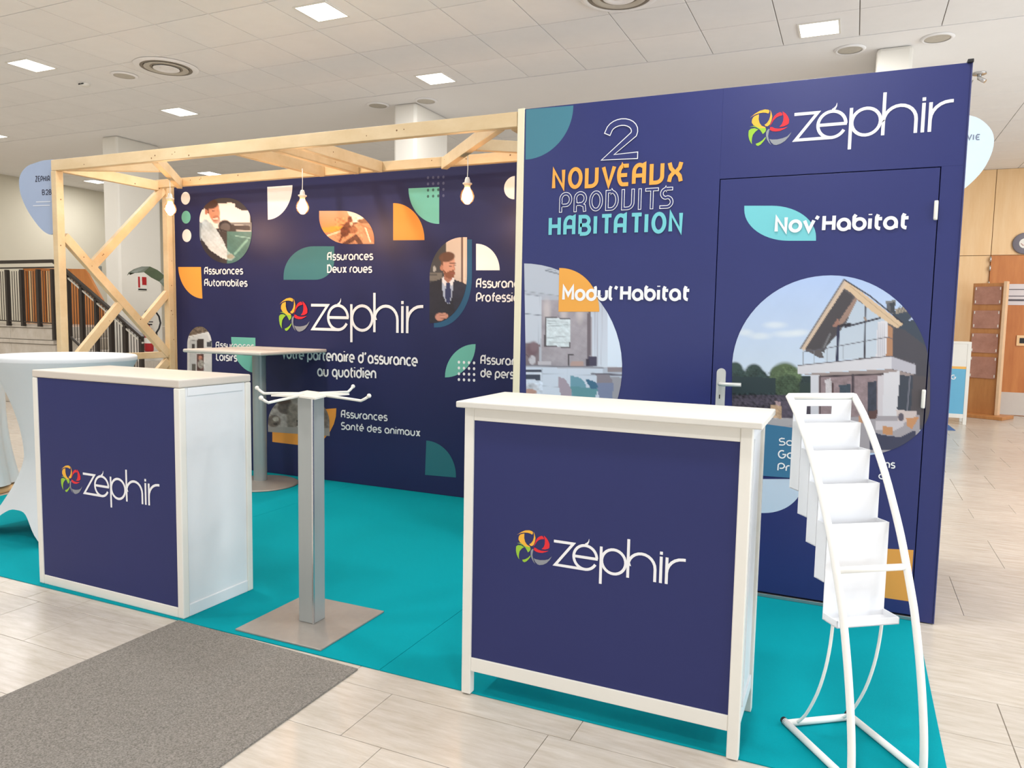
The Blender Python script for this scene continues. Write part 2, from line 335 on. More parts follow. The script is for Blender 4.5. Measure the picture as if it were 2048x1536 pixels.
g_('N',1.1,[(0,0),(0,1.4),(.75,0),(.75,1.4)]); g_('M',1.25,[(0,0),(0,1.4),(.46,.5),(.92,1.4),(.92,0)]); g_('H',1.1,[(0,0),(0,1.4)],[(.75,0),(.75,1.4)],[(0,.7),(.75,.7)])
g_('V',1.0,[(0,1.4),(.4,0),(.8,1.4)]); g_('G',1.15,sarc(.45,.7,.45,.7,60,350)+[(.9,.7),(.5,.7)]); g_('O',1.15,ring(.42,.7,.42,.7))
g_('U',1.1,[(0,1.4),(0,0),(.3,0)]+sarc(.33,.45,.42,.45,270,360)+[(.75,1.4)]); g_('E',.95,[(.7,1.4),(.3,1.4)]+sarc(.3,.7,.3,.7,90,270)+[(.7,0)],[(0,.7),(.6,.7)])
g_('X',1.1,[(0,1.4),(.1,1.0),(.28,.78),(.28,.65),(.08,.4),(0,0)],[(.8,1.4),(.7,1.0),(.52,.78),(.52,.65),(.72,.4),(.8,0)],[(.28,.72),(.52,.72)])
g_('R',1.1,[(0,0),(0,.8)]+sarc(.4,.95,.4,.45,200,-90)+[(.2,.5)],[(.4,.5),(.72,.35),(.76,0)]); g_('I',.42,[(.04,0),(.04,1.4)]); g_('T',.95,[(0,1.4),(.75,1.4)],[(.38,1.4),(.38,0)])
g_('B',1.05,[(0,0),(0,1.4),(.35,1.4)]+sarc(.38,1.06,.32,.34,90,-90)+[(0,.72)],[(.35,.72)]+sarc(.4,.36,.36,.36,90,-90)+[(0,0)])
g_('Z',1.0,[(0,1.4),(.72,1.4),(0,0),(.75,0)]); g_('2',1.0,sarc(.38,1.0,.38,.4,170,-20)+[(0,0),(.78,0)]); g_('8',1.0,ring(.38,1.04,.32,.36),ring(.38,.36,.38,.36))
g_('C',1.0,sarc(.42,.7,.42,.7,55,305))
class Print:
    """flat print on a vertical plane y=Y0 facing -y; coordinates are (x,z) in metres"""
    def __init__(s,Y0): s.Y0=Y0; s.V=[]; s.F=[]; s.C=[]; s.off=.0004
    def pt(s,u,v): p=at(u,v,'y',s.Y0); return (p.x,p.z)
    def poly(s,P,c,off=None):
        k=len(s.V); o=s.off if off is None else off
        s.V+=[(x,s.Y0-o,z) for x,z in P]; s.F.append(tuple(range(k,k+len(P)))); s.C+=[c if not callable(c) else c(*q) for q in P] if not isinstance(c,list) else c
        s.off+=.00003
    def ppoly(s,P,c,**k): s.poly([s.pt(*q) for q in P],c,**k)
    def ribbon(s,P,w,c,wz=None,taper=None):
        n=len(P); L=[];Rr=[]; closed=(abs(P[0][0]-P[-1][0])+abs(P[0][1]-P[-1][1])<1e-6)
        for i in range(n):
            a=P[i-1] if i>0 else (P[-2] if closed else None); b=P[i+1] if i<n-1 else (P[1] if closed else None)
            def d(p,q): 
                l=math.hypot(q[0]-p[0],q[1]-p[1]) or 1e-9; return ((q[0]-p[0])/l,(q[1]-p[1])/l)
            d1=d(a,P[i]) if a else d(P[i],b); d2=d(P[i],b) if b else d1
            nx,ny=-(d1[1]+d2[1]),(d1[0]+d2[0]); l=math.hypot(nx,ny)
            if l<.35: nx,ny=-d2[1],d2[0]; k=1
            else: nx/=l;ny/=l; k=min(2.2,1/max(.3,nx*-d1[1]+ny*d1[0]))
            ww=(taper[i] if taper else w)/2*k
            L.append((P[i][0]+nx*ww,P[i][1]+ny*ww)); Rr.append((P[i][0]-nx*ww,P[i][1]-ny*ww))
        k=len(s.V); s.V+=[(x,s.Y0-s.off,z) for x,z in L+Rr]; s.C+=[c]*(2*n)
        s.F+=[(k+i,k+i+1,k+n+i+1,k+n+i) for i in range(n-1)]; s.off+=.00003
    def disc(s,x,z,rx,rz,c,n=28): s.poly([(x+rx*math.cos(2*PI*i/n),z+rz*math.sin(2*PI*i/n)) for i in range(n)],c)
    def quarter(s,cn,a,b,c):
        cn,a,b=s.pt(*cn),s.pt(*a),s.pt(*b); ax,az=a[0]-cn[0],a[1]-cn[1]; bx,bz=b[0]-cn[0],b[1]-cn[1]
        s.poly([cn]+[(cn[0]+ax*math.cos(t)+bx*math.sin(t),cn[1]+az*math.cos(t)+bz*math.sin(t)) for t in [PI/2*i/20 for i in range(21)]],c)
    def text(s,t,l,r,top,w,c,outline=None,slant=0.,full=None,weightz=None):
        """l, r: baseline pixels of the first/last visible letter edge; top: cap-top pixel row at the left"""
        A=s.pt(*l); Bq=s.pt(*r); Tt=s.pt(l[0],top); H=(Tt[1]-A[1])/1.4
        cap=.14 if t.isupper() else 0; tot=sum(G[ch][0]+cap*ch.isupper() for ch in t)-.3-cap; sx=(Bq[0]-A[0])/tot; dz=(Bq[1]-A[1])/tot; x=.1
        for pas in ([0] if not outline else [0,1]):
            x=.05
            for ch in t:
                adv,st=G[ch]; adv+=cap*(ch.isupper())
                for P in st:
                    Q=[(A[0]+(x+q[0]+slant*q[1])*sx,A[1]+q[1]*H+dz*x) for q in P]
                    ww=w*H
                    if pas==1: # inner navy core, shortened so that the outline closes
                        ww=w*H-2*outline
                    if pas==0 and outline or pas==1:
                        e=outline if pas==0 else -outline*0
                        cl=abs(Q[0][0]-Q[-1][0])+abs(Q[0][1]-Q[-1][1])<1e-6
                        if not cl:
                            e=w*H*.5 if pas==0 else w*H*.5-outline
                            (a0,a1),(b0,b1)=Q[0],Q[1]; l_=math.hypot(b0-a0,b1-a1); Q[0]=(a0-(b0-a0)/l_*e,a1-(b1-a1)/l_*e)
                            (a0,a1),(b0,b1)=Q[-1],Q[-2]; l_=math.hypot(b0-a0,b1-a1); Q[-1]=(a0-(b0-a0)/l_*e,a1-(b1-a1)/l_*e)
                    s.ribbon(Q,ww,c if pas==0 else lin(NAVY))
                x+=adv
    def build(s,name,parent=None,label=None,Mx=None):
        me=bpy.data.meshes.new(name); V=s.V
        me.from_pydata(V,[],s.F); me.materials.append(M_print)
        ca=me.color_attributes.new('Ink','FLOAT_COLOR','POINT'); ca.data.foreach_set('color',np.array([(*c,1) for c in s.C],dtype=np.float32).ravel())
        # make every face look towards -y
        bmm=B(); bmm.from_mesh(me); bmm.normal_update()
        bmesh.ops.reverse_faces(bmm,faces=[f for f in bmm.faces if f.normal.y>0]); bmm.to_mesh(me); bmm.free()
        o=bpy.data.objects.new(name,me); COL.objects.link(o); 
        if parent: o.parent=parent; o.matrix_parent_inverse=Matrix.Translation(-Vector(parent.location)) if not Mx else Mx
        if label: o['label']=label
        return o
WH=lin((238,238,240)); ORG=lin((236,166,72)); ORG2=lin((230,150,58)); TEA=lin((112,196,204)); GRN=lin((110,186,170)); DTE=lin((62,118,124)); SKY=lin((196,210,228))
# emblem polygons read off the right counter's logo
EM=[('o',[(170,430),(290,350),(400,305),(520,300),(600,330),(625,365),(605,420),(580,415),(540,390),(470,370),(380,365),(300,375),(230,400)]),
('o',[(280,410),(380,390),(375,520),(400,620),(450,700),(545,760),(500,790),(420,760),(340,700),(260,640),(215,560),(220,490),(245,440)]),
('o',[(640,340),(670,420),(690,520),(675,620),(640,710),(590,745),(540,730),(515,690),(570,660),(620,590),(645,500),(650,420)]),
('g',[(165,655),(260,655),(330,690),(400,745),(450,760),(540,775),(555,820),(540,870),(480,920),(450,860),(410,790),(330,712),(250,672)]),
('g',[(150,750),(200,715),(290,720),(370,775),(310,810),(250,880),(230,960),(225,1050),(235,1115),(200,1060),(165,980),(145,880),(145,800)]),
('g',[(320,1125),(400,1110),(480,1070),(550,1000),(550,1040),(500,1110),(440,1170),(380,1195),(335,1170)]),
('r',[(630,770),(680,660),(700,590),(740,520),(800,475),(860,455),(900,470),(930,530),(920,550),(860,550),(790,570),(730,620),(670,715)]),
('r',[(930,450),(1000,520),(1050,600),(1085,690),(1080,790),(1040,820),(960,840),(860,830),(920,770),(950,690),(955,590),(935,510)]),
('r',[(650,780),(700,795),(760,840),(850,870),(950,880),(1060,875),(980,910),(880,935),(780,925),(700,895),(640,850)]),
('y',[(600,820),(635,830),(615,920),(605,1000),(620,1080),(650,1180),(690,1250),(630,1180),(580,1080),(555,980),(560,880)]),
('y',[(635,1080),(700,1110),(820,1135),(950,1135),(1050,1115),(1150,1030),(1090,1130),(1000,1220),(900,1265),(800,1275),(740,1250),(680,1180)])]
EC={'o':lin((238,178,60)),'g':lin((148,192,56)),'r':lin((222,40,50)),'y':lin((140,144,150))}
_c=at(1169.1,1116.1,'y',2.342); _t=at(1169.1,1116.1-23.9,'y',2.342); _R=_t.z-_c.z
EMN=[(k,[((q.x-_c.x)/_R,(q.z-_c.z)/_R) for q in [at(1020+a/13.96,1040+b/13.96,'y',2.342) for a,b in P]]) for k,P in EM]
def logo(pr,cx,cz,Rd):
    w=.235; T=lambda P:[(cx+x*Rd,cz+z*Rd) for x,z in P]
    for k,P in EMN: pr.poly(T(P),EC[k])
    for P in ([(-2.78,1.0),(-1.05,1.0),(-2.62,-1.0),(.1,-1.0)],sarc(0,0,1,1,0,332,34),[(-.95,0),(1.08,0)],[(1.35,1.12),(1.35,-2.0)],ring(2.42,0,1,1),[(3.62,2.05),(3.62,-1.12)],
              [(3.62,-.1)]+sarc(4.72,-.1,1.1,1.1,180,0)+[(5.82,-1.12)],[(6.28,1.02),(6.28,-1.12)],[(6.28,1.17),(6.28,1.42)],[(6.74,1.02),(6.74,-1.12)],sarc(8.0,-.25,1.26,1.25,180,90)+[(8.2,1.0)]):
        pr.ribbon(T(P),w*Rd,WH)
    pr.ribbon(T([(0,1.08),(.16,1.2),(.27,1.38),(.3,1.6)]),.1,WH,taper=[.2*Rd,.16*Rd,.09*Rd,.02*Rd])
# ---------------------------------------------------------------- picture painting (flat printed photographs)
def inpoly(U,Vv,P):
    c=np.zeros(U.shape,bool); n=len(P)
    for i in range(n):
        x1,y1=P[i]; x2,y2=P[(i+1)%n]
        if y1==y2: continue
        m=((y1>Vv)!=(y2>Vv))&(U<(x2-x1)*(Vv-y1)/(y2-y1)+x1); c^=m
    return c
class Canvas:
    def __init__(s,u,v): s.u=u; s.v=v; s.c=np.zeros(u.shape+(3,))
    def m(s,P,soft=0): return inpoly(s.u,s.v,P).astype(float)
    def fill(s,P,c,a=1.,c2=None,axis='v'):
        m=(s.m(P) if P is not None else np.ones(s.u.shape))*a
        col=np.array(lin(c))
        if c2 is not None:
            q=s.v if axis=='v' else s.u; lo=min(p[1 if axis=='v' else 0] for p in P) if P else q.min(); hi=max(p[1 if axis=='v' else 0] for p in P) if P else q.max()
            t=np.clip((q-lo)/(hi-lo+1e-6),0,1)[...,None]; col=col*(1-t)+np.array(lin(c2))*t
        s.c=s.c*(1-m[...,None])+col*m[...,None]
    def ell(s,x,y,rx,ry,c,a=1.,soft=.15,rot=0):
        dx,dy=s.u-x,s.v-y; cr,sr=math.cos(R(rot)),math.sin(R(rot)); dx,dy=dx*cr+dy*sr,-dx*sr+dy*cr
        d=np.sqrt((dx/rx)**2+(dy/ry)**2); m=np.clip((1-d)/soft+.5,0,1)*a; s.c=s.c*(1-m[...,None])+np.array(lin(c))*m[...,None]
    def line(s,P,w,c,a=1.):
        for (x1,y1),(x2,y2) in zip(P,P[1:]):
            L=math.hypot(x2-x1,y2-y1) or 1; t=np.clip(((s.u-x1)*(x2-x1)+(s.v-y1)*(y2-y1))/L**2,0,1)
            d=np.hypot(s.u-x1-t*(x2-x1),s.v-y1-t*(y2-y1)); m=np.clip(w/2-d+.6,0,1)*a; s.c=s.c*(1-m[...,None])+np.array(lin(c))*m[...,None]
    def noise(s,P,amt,sc,seed=1):
        m=s.m(P) if P is not None else np.ones(s.u.shape); f=np.zeros(s.u.shape); r=np.random.default_rng(seed)
        for k in range(5):
            a=r.uniform(0,2*PI,4); w=(1.7**k)/sc
            for q in a: f+=np.sin(w*(s.u*math.cos(q)+s.v*math.sin(q))+r.uniform(0,6.3))*np.sin(w*1.3*(s.u*math.sin(q*2)-s.v*math.cos(q))+r.uniform(0,6.3))/(1.25**k)
        s.c*=np.clip(1+m*amt*f/3,0.1,2)[...,None]
def clip(P,f):
    """clip polygon by half plane f(p)>=0"""
    o=[];n=len(P)
    for i in range(n):
        a,b=P[i],P[(i+1)%n]; fa,fb=f(a),f(b)
        if fa>=0: o.append(a)
        if (fa>=0)!=(fb>=0): t=fa/(fa-fb); o.append((a[0]+(b[0]-a[0])*t,a[1]+(b[1]-a[1])*t))
    return o
def picture(name,Y0,mask,paint,step,parent,off=.0025,label=None):
    """mask: convex outline in photo pixels; paint(canvas) colours the vertices of a fine grid on plane y=Y0"""
    us=[p[0] for p in mask]; vs=[p[1] for p in mask]; ar=sum(mask[i][0]*mask[(i+1)%len(mask)][1]-mask[(i+1)%len(mask)][0]*mask[i][1] for i in range(len(mask))); sg=1 if ar>0 else -1
    hp=[]
    for i in range(len(mask)):
        (x1,y1),(x2,y2)=mask[i],mask[(i+1)%len(mask)]
        hp.append((sg*(y1-y2),sg*(x2-x1),sg*(x1*y2-x2*y1)))
    nu=int((max(us)-min(us))/step)+2; nv=int((max(vs)-min(vs))/step)+2; u0,v0=min(us)-.01,min(vs)-.01
    UU,VV=np.meshgrid(u0+np.arange(nu+1)*step,v0+np.arange(nv+1)*step,indexing='ij'); IN=np.ones(UU.shape,bool)
    for a,b,c in hp: IN&=(a*UU+b*VV+c>=-1e-9)
    idx=-np.ones(UU.shape,int); P=[];F=[]
    ii=np.argwhere(IN)
    for k,(i,j) in enumerate(ii): idx[i,j]=k
    P=[(UU[i,j],VV[i,j]) for i,j in ii]
    for i in range(nu):
        for j in range(nv):
            q=(idx[i,j],idx[i+1,j],idx[i+1,j+1],idx[i,j+1])
            if min(q)>=0: F.append(q); continue
            cell=[(UU[i,j],VV[i,j]),(UU[i+1,j],VV[i+1,j]),(UU[i+1,j+1],VV[i+1,j+1]),(UU[i,j+1],VV[i,j+1])]
            for a,b,c in hp:
                cell=clip(cell,lambda p:a*p[0]+b*p[1]+c)
                if len(cell)<3: break
            if len(cell)>=3: k=len(P); P+=cell; F.append(tuple(range(k,k+len(cell))))
    A=np.array(P); cv=Canvas(A[:,0],A[:,1]); paint(cv)
    V=[]
    for u,v in P: q=at(u,v,'y',Y0); V.append((q.x,Y0-off,q.z))
    me=bpy.data.meshes.new(name); me.from_pydata(V,[],F); me.materials.append(M_print)
    ca=me.color_attributes.new('Ink','FLOAT_COLOR','POINT'); ca.data.foreach_set('color',np.concatenate([np.clip(cv.c,0,1),np.ones((len(P),1))],1).astype(np.float32).ravel())
    if me.polygons[0].normal.y>0: me.flip_normals()
    o=bpy.data.objects.new(name,me); COL.objects.link(o); o.parent=parent; o.matrix_parent_inverse=Matrix.Translation(-Vector(parent.location))
    if label: o['label']=label
    return o
def roundshape(x0,y0,x1,y1,r,n=14):
    """pixel outline; r=(tl,tr,br,bl) corner radii as (rx,ry) or 0"""
    o=[]
    for (cx,cy,sx,sy,a0),q in zip(((x0,y0,1,1,180),(x1,y0,-1,1,270),(x1,y1,-1,-1,0),(x0,y1,1,-1,90)),r):
        if not q: o.append((cx,cy)); continue
        rx,ry=q; mx,my=cx+sx*rx,cy+sy*ry
        o+=[(mx+rx*math.cos(R(a0+90*i/n)),my+ry*math.sin(R(a0+90*i/n))) for i in range(n+1)]
    return o
# ================================================================ BACK WALL OF THE BOOTH
YW=4.97
bw=thing('booth_back_wall','long navy printed back wall of the booth listing insurance products','wall panel',(-3.6,YW,0))
def ob(name,b,m,par,**k):
    o=obj(name,b,m,par,**k); o.matrix_parent_inverse=Matrix.Translation(-Vector(par.location)); return o
bm=B(); box(bm,-5.57,-1.72,YW,YW+.05,.005,2.47,.002); ob('panel',bm,M_navyb,bw)
bm=B(); box(bm,-5.6,-5.57,YW-.005,YW+.05,.005,2.47,.002); ob('edge_trim',bm,M_pine,bw)
pr=Print(YW)
def D(u,v,rx,ry,c): # disc by pixel centre / radii
    a=pr.pt(u,v); b=pr.pt(u+rx,v); d=pr.pt(u,v-ry); pr.disc(a[0],a[1],abs(b[0]-a[0]),abs(d[1]-a[1]),c)
D(371.1,396.5,9.1,12.8,WH); D(372.2,434.4,9.1,12.8,GRN); D(373.6,471.3,9.1,12.8,WH)
pr.quarter((534.6,374),(584.9,370.4),(535.7,439.7),WH)
pr.quarter((402,534),(356.4,534),(404.9,597.2),ORG)
pr.ppoly(roundshape(567.3,492.6,668.5,559.5,((60,60),0,(38,38),0)),DTE)
pr.quarter((786.4,480.5),(786.4,406.3),(849,480.1),ORG2)
pr.quarter((878.5,374),(817,376.8),(878.5,447.8),GRN)
for i in range(4):
    for j in range(4):
        on=i<3 and j>1; D(856.1+i*10.3,355.6+j*12.4-i*.5,2.3,3,lin((58,98,92)) if on else lin((84,86,120)))
c=pr.pt(1029.3,375.3); lft=pr.pt(1008.3,375.3); tp=pr.pt(1029.3,352)
pr.poly([(c[0]+(lft[0]-c[0])*math.cos(t),c[1]+(tp[1]-c[1])*math.sin(t)) for t in [-PI/2+PI*i/24 for i in range(25)]],WH)
pr.ppoly(roundshape(868,479,944,655,((62,75),0,(70,100),0)),lin((38,88,124)))
pr.quarter((952.2,540.6),(952.2,487.5),(999.5,540.6),WH)
pr.quarter((511,675.6),(462.6,673.9),(511,746),GRN)
pr.ppoly(roundshape(890.1,688.2,951.3,754.8,((60,66),0,(60,66),0)),GRN)
for i in range(4):
    for j in range(4): D(918+i*10.1,724.3+j*11.6+i*.5,2.4,3,WH)
pr.ppoly([(545,826),(673,816.4),(672,833),(668,848),(660,864),(645,882),(630,893),(600,890.3),(545,883.7)],ORG2)
pr.quarter((850.3,949.7),(852.9,881),(912,955),lin((44,110,120)))
pr.build('printed_shapes',bw)
tw=.26
for t,l,r,top in (("Assurances",(409,548),(484.7,548),535),("Automobiles",(409,571.5),(493.5,572.5),558.6),("Assurances",(655,519.8),(744.6,519),505.5),("Deux roues",(655,544.6),(742.4,544.6),530.4),
    ("Assurances",(952.7,574.7),(1059,575),558.2),("Professionnels",(952.7,602.6),(1090,603),586),("Assurances",(961.4,727.3),(1066,731.5),711),("de personnes",(961.4,753.1),(1082,760),737),
    ("Assurances",(431.8,694.7),(507,698),684),("Loisirs",(432.8,720.3),(472.8,722.3),706),("Votre partenaire d'assurance",(563.8,715.5),(833.5,731.5),696.5),("au quotidien",(635.2,751.2),(750.9,756.2),732.5),
    ("Assurances",(682.4,834.2),(773.2,841.3),820.6),("Santé des animaux",(682.4,858),(839,872),845)):
    pr=Print(YW-.0045); pr.text(t,l,r,top,tw,WH); pr.build('lettering',bw)
pr=Print(YW-.0045); a=at(676.7,635.2,'y',YW); b=at(676.7,611,'y',YW); logo(pr,a.x,a.z,b.z-a.z); pr.build('printed_logo',bw,'company logo with four coloured petals')
# --- pictures
def p_car(c):
    c.fill(None,(52,48,56)); c.fill([(395,425),(440,400),(500,415),(500,456),(395,456)],(236,226,226))
    c.fill([(395,390),(505,390),(505,406),(470,404),(440,408),(425,404)],(62,60,66)); c.fill([(470,400),(505,400),(505,420),(482,420),(470,414)],(60,56,62))
    c.fill([(438,446),(505,444),(505,462),(438,464)],(120,118,120)); c.fill([(440,449),(500,450),(500,530),(440,530)],(64,58,60)); c.line([(470,450),(500,451)],1.5,(190,188,186)); c.line([(474,461),(502,462)],2,(200,196,192))
    c.ell(450,452,13,12,(50,44,48)); c.ell(451,455,10,9,(96,90,92)); c.line([(438,458),(464,466)],2,(40,36,40)); c.ell(490,455,10,5,(66,60,66))
    c.ell(424,414,14,15,(70,44,36)); c.ell(429,424,11,19,(196,136,110),rot=-8); c.ell(421,408,15,10,(66,44,38)); c.ell(433,439,8,8,(150,100,82),a=.7); c.line([(427,438),(436,437)],2.2,(238,226,216)); c.line([(425,422),(430,421)],1.5,(80,50,44)); c.line([(434,421),(438,421)],1.2,(80,50,44))
    c.ell(413,424,3,5,(176,116,94)); c.fill([(399,448),(412,438),(424,448),(434,460),(446,480),(455,500),(470,514),(462,522),(444,516),(420,500),(398,470)],(160,180,196),c2=(206,214,220)); c.noise([(399,448),(412,438),(434,460),(455,500),(470,514),(462,522),(420,500),(398,470)],.14,5,2)
    c.fill([(395,440),(404,446),(402,480),(395,490)],(130,146,160)); c.ell(461,513,7,5,(196,150,126))
    c.fill([(455,463),(506,463),(506,532),(455,532)],(92,150,146),a=.55); c.line([(472,472),(500,476)],1.4,(150,190,186)); c.line([(470,508),(495,480)],4,(130,176,166)); c.noise([(455,463),(506,463),(506,532),(455,532)],.12,7,4)
picture('printed_picture',YW,roundshape(399.5,396,504,527,((46,44),(50,54),(48,64),(56,60))),p_car,2,bw,label='round photo print of a driver at the wheel')
def p_moto(c):
    c.fill(None,(206,150,112),c2=(176,112,76)); c.fill([(638,420),(700,420),(690,455),(645,455)],(200,160,130),c2=(214,140,86)); c.fill([(690,415),(740,420),(745,440),(708,447)],(240,220,200)); c.ell(735,442,20,5,(140,96,70)); c.fill([(640,455),(690,452),(675,463),(645,466)],(232,150,60))
    c.fill([(655,470),(700,455),(712,450),(750,488),(655,488)],(196,140,104)); c.line([(654,472),(682,462)],2,(236,210,180)); c.line([(731,455),(741,484)],2,(240,220,196)); c.line([(722,450),(745,460)],2,(170,110,74))
    c.ell(700,440,5,8,(120,70,48)); c.ell(698,455,11,12,(124,74,52)); c.ell(690,463,9,11,(104,56,38)); c.ell(708,460,8,7,(150,96,66)); c.line([(684,450),(714,446)],2.4,(110,64,44)); c.line([(680,482),(690,462)],4,(110,58,38)); c.line([(690,488),(712,474),(722,488)],9,(96,58,44)); c.ell(703,448,3,4,(220,180,150)); c.noise([(670,435),(725,435),(725,488),(670,488)],.35,3.2,9)
picture('printed_picture',YW,roundshape(638.7,421.8,748.8,488,(0,(62,58),0,(56,54))),p_moto,2,bw,label='leaf-shaped photo print of a motorbike on a road')
def p_man(c):
    c.fill(None,(70,68,70)); c.fill([(893,470),(940,470),(940,575),(893,575)],(214,196,182),c2=(200,182,168)); c.fill([(922,470),(926,470),(926,570),(922,570)],(110,88,82)); c.fill([(926,470),(931,470),(931,570),(926,570)],(230,200,180)); c.fill([(858,545),(885,545),(885,562),(858,562)],(120,112,104)); c.ell(869,538,3,6,(180,176,170)); c.fill([(858,548),(874,548),(874,552),(858,552)],(90,86,82))
    c.fill([(858,566),(876,560),(886,556),(905,558),(918,562),(936,570),(936,650),(858,650)],(42,40,50)); c.fill([(905,560),(936,570),(936,630),(915,640),(905,600)],(46,46,62)); c.noise([(858,556),(936,556),(936,650),(858,650)],.12,9,3)
    c.fill([(884,557),(896,566),(907,556),(905,590),(899,608),(893,606),(886,590)],(176,186,208)); c.fill([(884,556),(889,553),(896,564),(906,553),(909,558),(905,572),(897,566),(890,572),(884,563)],(232,228,232)); c.fill([(893,566),(900,566),(903,590),(899,607),(893,605),(890,590)],(50,56,96))
    c.fill([(888,540),(906,540),(905,558),(896,566),(888,557)],(170,116,96)); c.ell(898,530,12,25,(206,150,126),rot=4); c.fill([(886,538),(890,552),(898,558),(907,556),(911,546),(908,540),(901,541),(893,545)],(136,84,62)); c.ell(894,514,16,10,(104,70,52),rot=-10); c.fill([(881,514),(886,510),(887,530),(883,534)],(110,74,56)); c.ell(884,536,3,6,(186,128,104)); c.line([(900,527),(911,526)],1.6,(90,58,46)); c.line([(899,532),(903,532)],1.6,(70,46,40)); c.line([(908,531),(911,531)],1.3,(70,46,40)); c.line([(907,530),(910,540)],1.6,(180,120,96)); c.line([(901,547),(909,547)],1.4,(150,84,74))
    c.ell(880,634,9,8,(196,140,122)); c.ell(889,632,8,6,(206,150,130)); c.line([(880,631),(895,629)],1.5,(160,104,90)); c.line([(882,637),(896,635)],1.5,(160,104,90))
picture('printed_picture',YW,roundshape(859.5,474.5,934.4,646,((66,80),0,(68,96),0)),p_man,2,bw,label='pill-shaped photo print of a bearded person in a dark suit')
def p_van(c):
    c.fill(None,(206,206,206)); c.fill([(375,650),(430,650),(416,665),(376,676)],(110,96,84)); c.noise([(375,650),(430,650),(416,665),(376,676)],.7,2.2,5); c.line([(376,674),(416,665),(424,690)],2,(226,226,226))
    c.fill([(380,680),(392,679),(392,742),(381,742)],(186,188,190)); c.line([(380,742),(380,682),(392,680),(392,740)],1,(110,110,112)); c.fill([(384,688),(389,688),(389,697),(384,697)],(60,58,60)); c.fill([(394,679),(407,677),(408,698),(394,698)],(58,50,50)); c.fill([(394,708),(408,708),(409,742),(394,742)],(92,64,62)); c.ell(401,716,4,5,(176,120,104)); c.ell(402,728,6,9,(150,146,140)); c.noise([(394,700),(409,700),(409,742),(394,742)],.4,3,6)
    c.fill([(414,684),(424,682),(424,694),(414,694)],(70,74,82)); c.fill([(384,728),(391,728),(391,742),(385,742)],(90,88,84)); c.noise(None,.05,6,7)
picture('printed_picture',YW,roundshape(375,652.8,424.2,760,((24.5,36),(24.5,36),0,0)),p_van,2,bw,label='arched photo print of a camper van doorway')
def p_cat(c):
    c.fill(None,(128,118,112)); c.ell(570,835,40,50,(162,152,146)); c.ell(575,815,20,14,(96,84,78)); c.ell(548,842,14,12,(112,98,90)); c.ell(600,836,26,42,(132,120,110)); c.ell(566,800,20,8,(86,66,58)); c.ell(600,800,18,10,(150,140,132)); c.ell(610,850,16,22,(78,68,60)); c.ell(552,838,6,5,(170,160,150)); c.ell(597,842,3,3,(34,30,28)); c.line([(586,856),(604,852)],2,(200,190,180)); c.line([(584,858),(600,862)],1.5,(200,190,180)); c.ell(632,832,24,32,(120,106,96)); c.noise(None,.3,4,11); c.fill([(530,853),(700,858),(700,880),(530,880)],(156,148,142)); c.ell(640,825,5,5,(40,36,34)); c.ell(552,848,4,3,(60,50,46))
picture('printed_picture',YW,[(536.6,863.5)]+[(598-61.4*math.cos(R(a)),845-56*math.sin(R(a))) for a in range(0,181,8)]+[(660,872)],p_cat,2,bw,off=.0029,label='dome-shaped sepia photo print of a cat and dog')
# ================================================================ NAVY PARTITION WITH DOOR (right)
YR=3.862; XL,XR=-1.694,.398; DL,DR_,DT=-.638,.307,2.063
pt=thing('storage_partition','tall navy printed storage partition with hidden door on the right of the booth','partition',(-.64,YR,0))
for a,b,z0,z1 in ((XL,DL-.004,.02,2.5),(DL-.004,XR,DT+.004,2.5),(DR_+.004,XR,0.005,DT+.004)):
    bm=B(); box(bm,a,b,YR,YR+.04,z0,z1,.0008); ob('front_panel',bm,M_navy,pt)
bm=B(); box(bm,DL-.03,DR_+.03,YR+.03,YR+.05,.02,DT+.03); ob('door_backing',bm,M_gap,pt)
bm=B(); box(bm,DL,DR_,YR,YR+.03,.03,DT,.0012); door=ob('door_leaf',bm,M_navy,pt)
bm=B(); box(bm,XL,DR_+.004,YR-.004,YR+.045,.005,.022,.002); ob('threshold_rail',bm,M_alu,pt)
bm=B(); box(bm,XL-.042,XL-.001,YR-.004,YR+.045,.005,2.505,.003); ob('cream_edge_post',bm,mat('cream_post',(236,226,196),.5,noise=.04),pt)
bm=B(); box(bm,XR,XR+.006,YR-.004,YR+.05,0.005,2.5,.002); ob('edge_profile',bm,mat('navy_edge',(52,56,106),.4,noise=.03),pt)
bm=B(); box(bm,XR-.016,XR+.008,YR-.014,YR+.05,2.497,2.512,.003); ob('corner_cap',bm,M_blackr,pt)
for x in (XL-.03,XR-.03):
    bm=B(); box(bm,x,x+.035,YR+.05,YW+.05,.005,2.49); ob('side_panel',bm,M_navy,pt)
bm=B(); box(bm,XL,XR,YW+.02,YW+.05,.005,2.49); ob('rear_panel',bm,M_navy,pt)
for z in (1.876,1.038):
    bm=B(); lathe(bm,[(0,-.043),(.0075,-.042),(.0085,-.036),(.0085,.036),(.0075,.042),(0,.043)],(.300,YR-.010,z),16); ob('hinge',bm,M_white,door)
bm=B(); 
pp=[Vector((x,YR,z)) for x,z in [(-.616,.93),(-.572,.93),(-.572,1.115)]+[(-.594+.022*math.cos(R(a)),1.115+.022*math.sin(R(a))) for a in range(15,180,15)]+[(-.616,1.115)]]
prism(bm,pp,(0,-.008,0)); hpl=ob('handle_plate',bm,M_nick,door)
bm=B(); tube(bm,[(-.594,YR-.006,1.061),(-.594,YR-.045,1.061),(-.588,YR-.052,1.061),(-.575,YR-.054,1.061),(-.49,YR-.054,1.063)],.0095,12); ob('lever_handle',bm,M_nick,door)
bm=B(); box(bm,-.6,-.595,YR-.0095,YR-.0078,.985,1.005); ob('keyhole',bm,M_blackr,door)
P1=lambda:Print(YR)
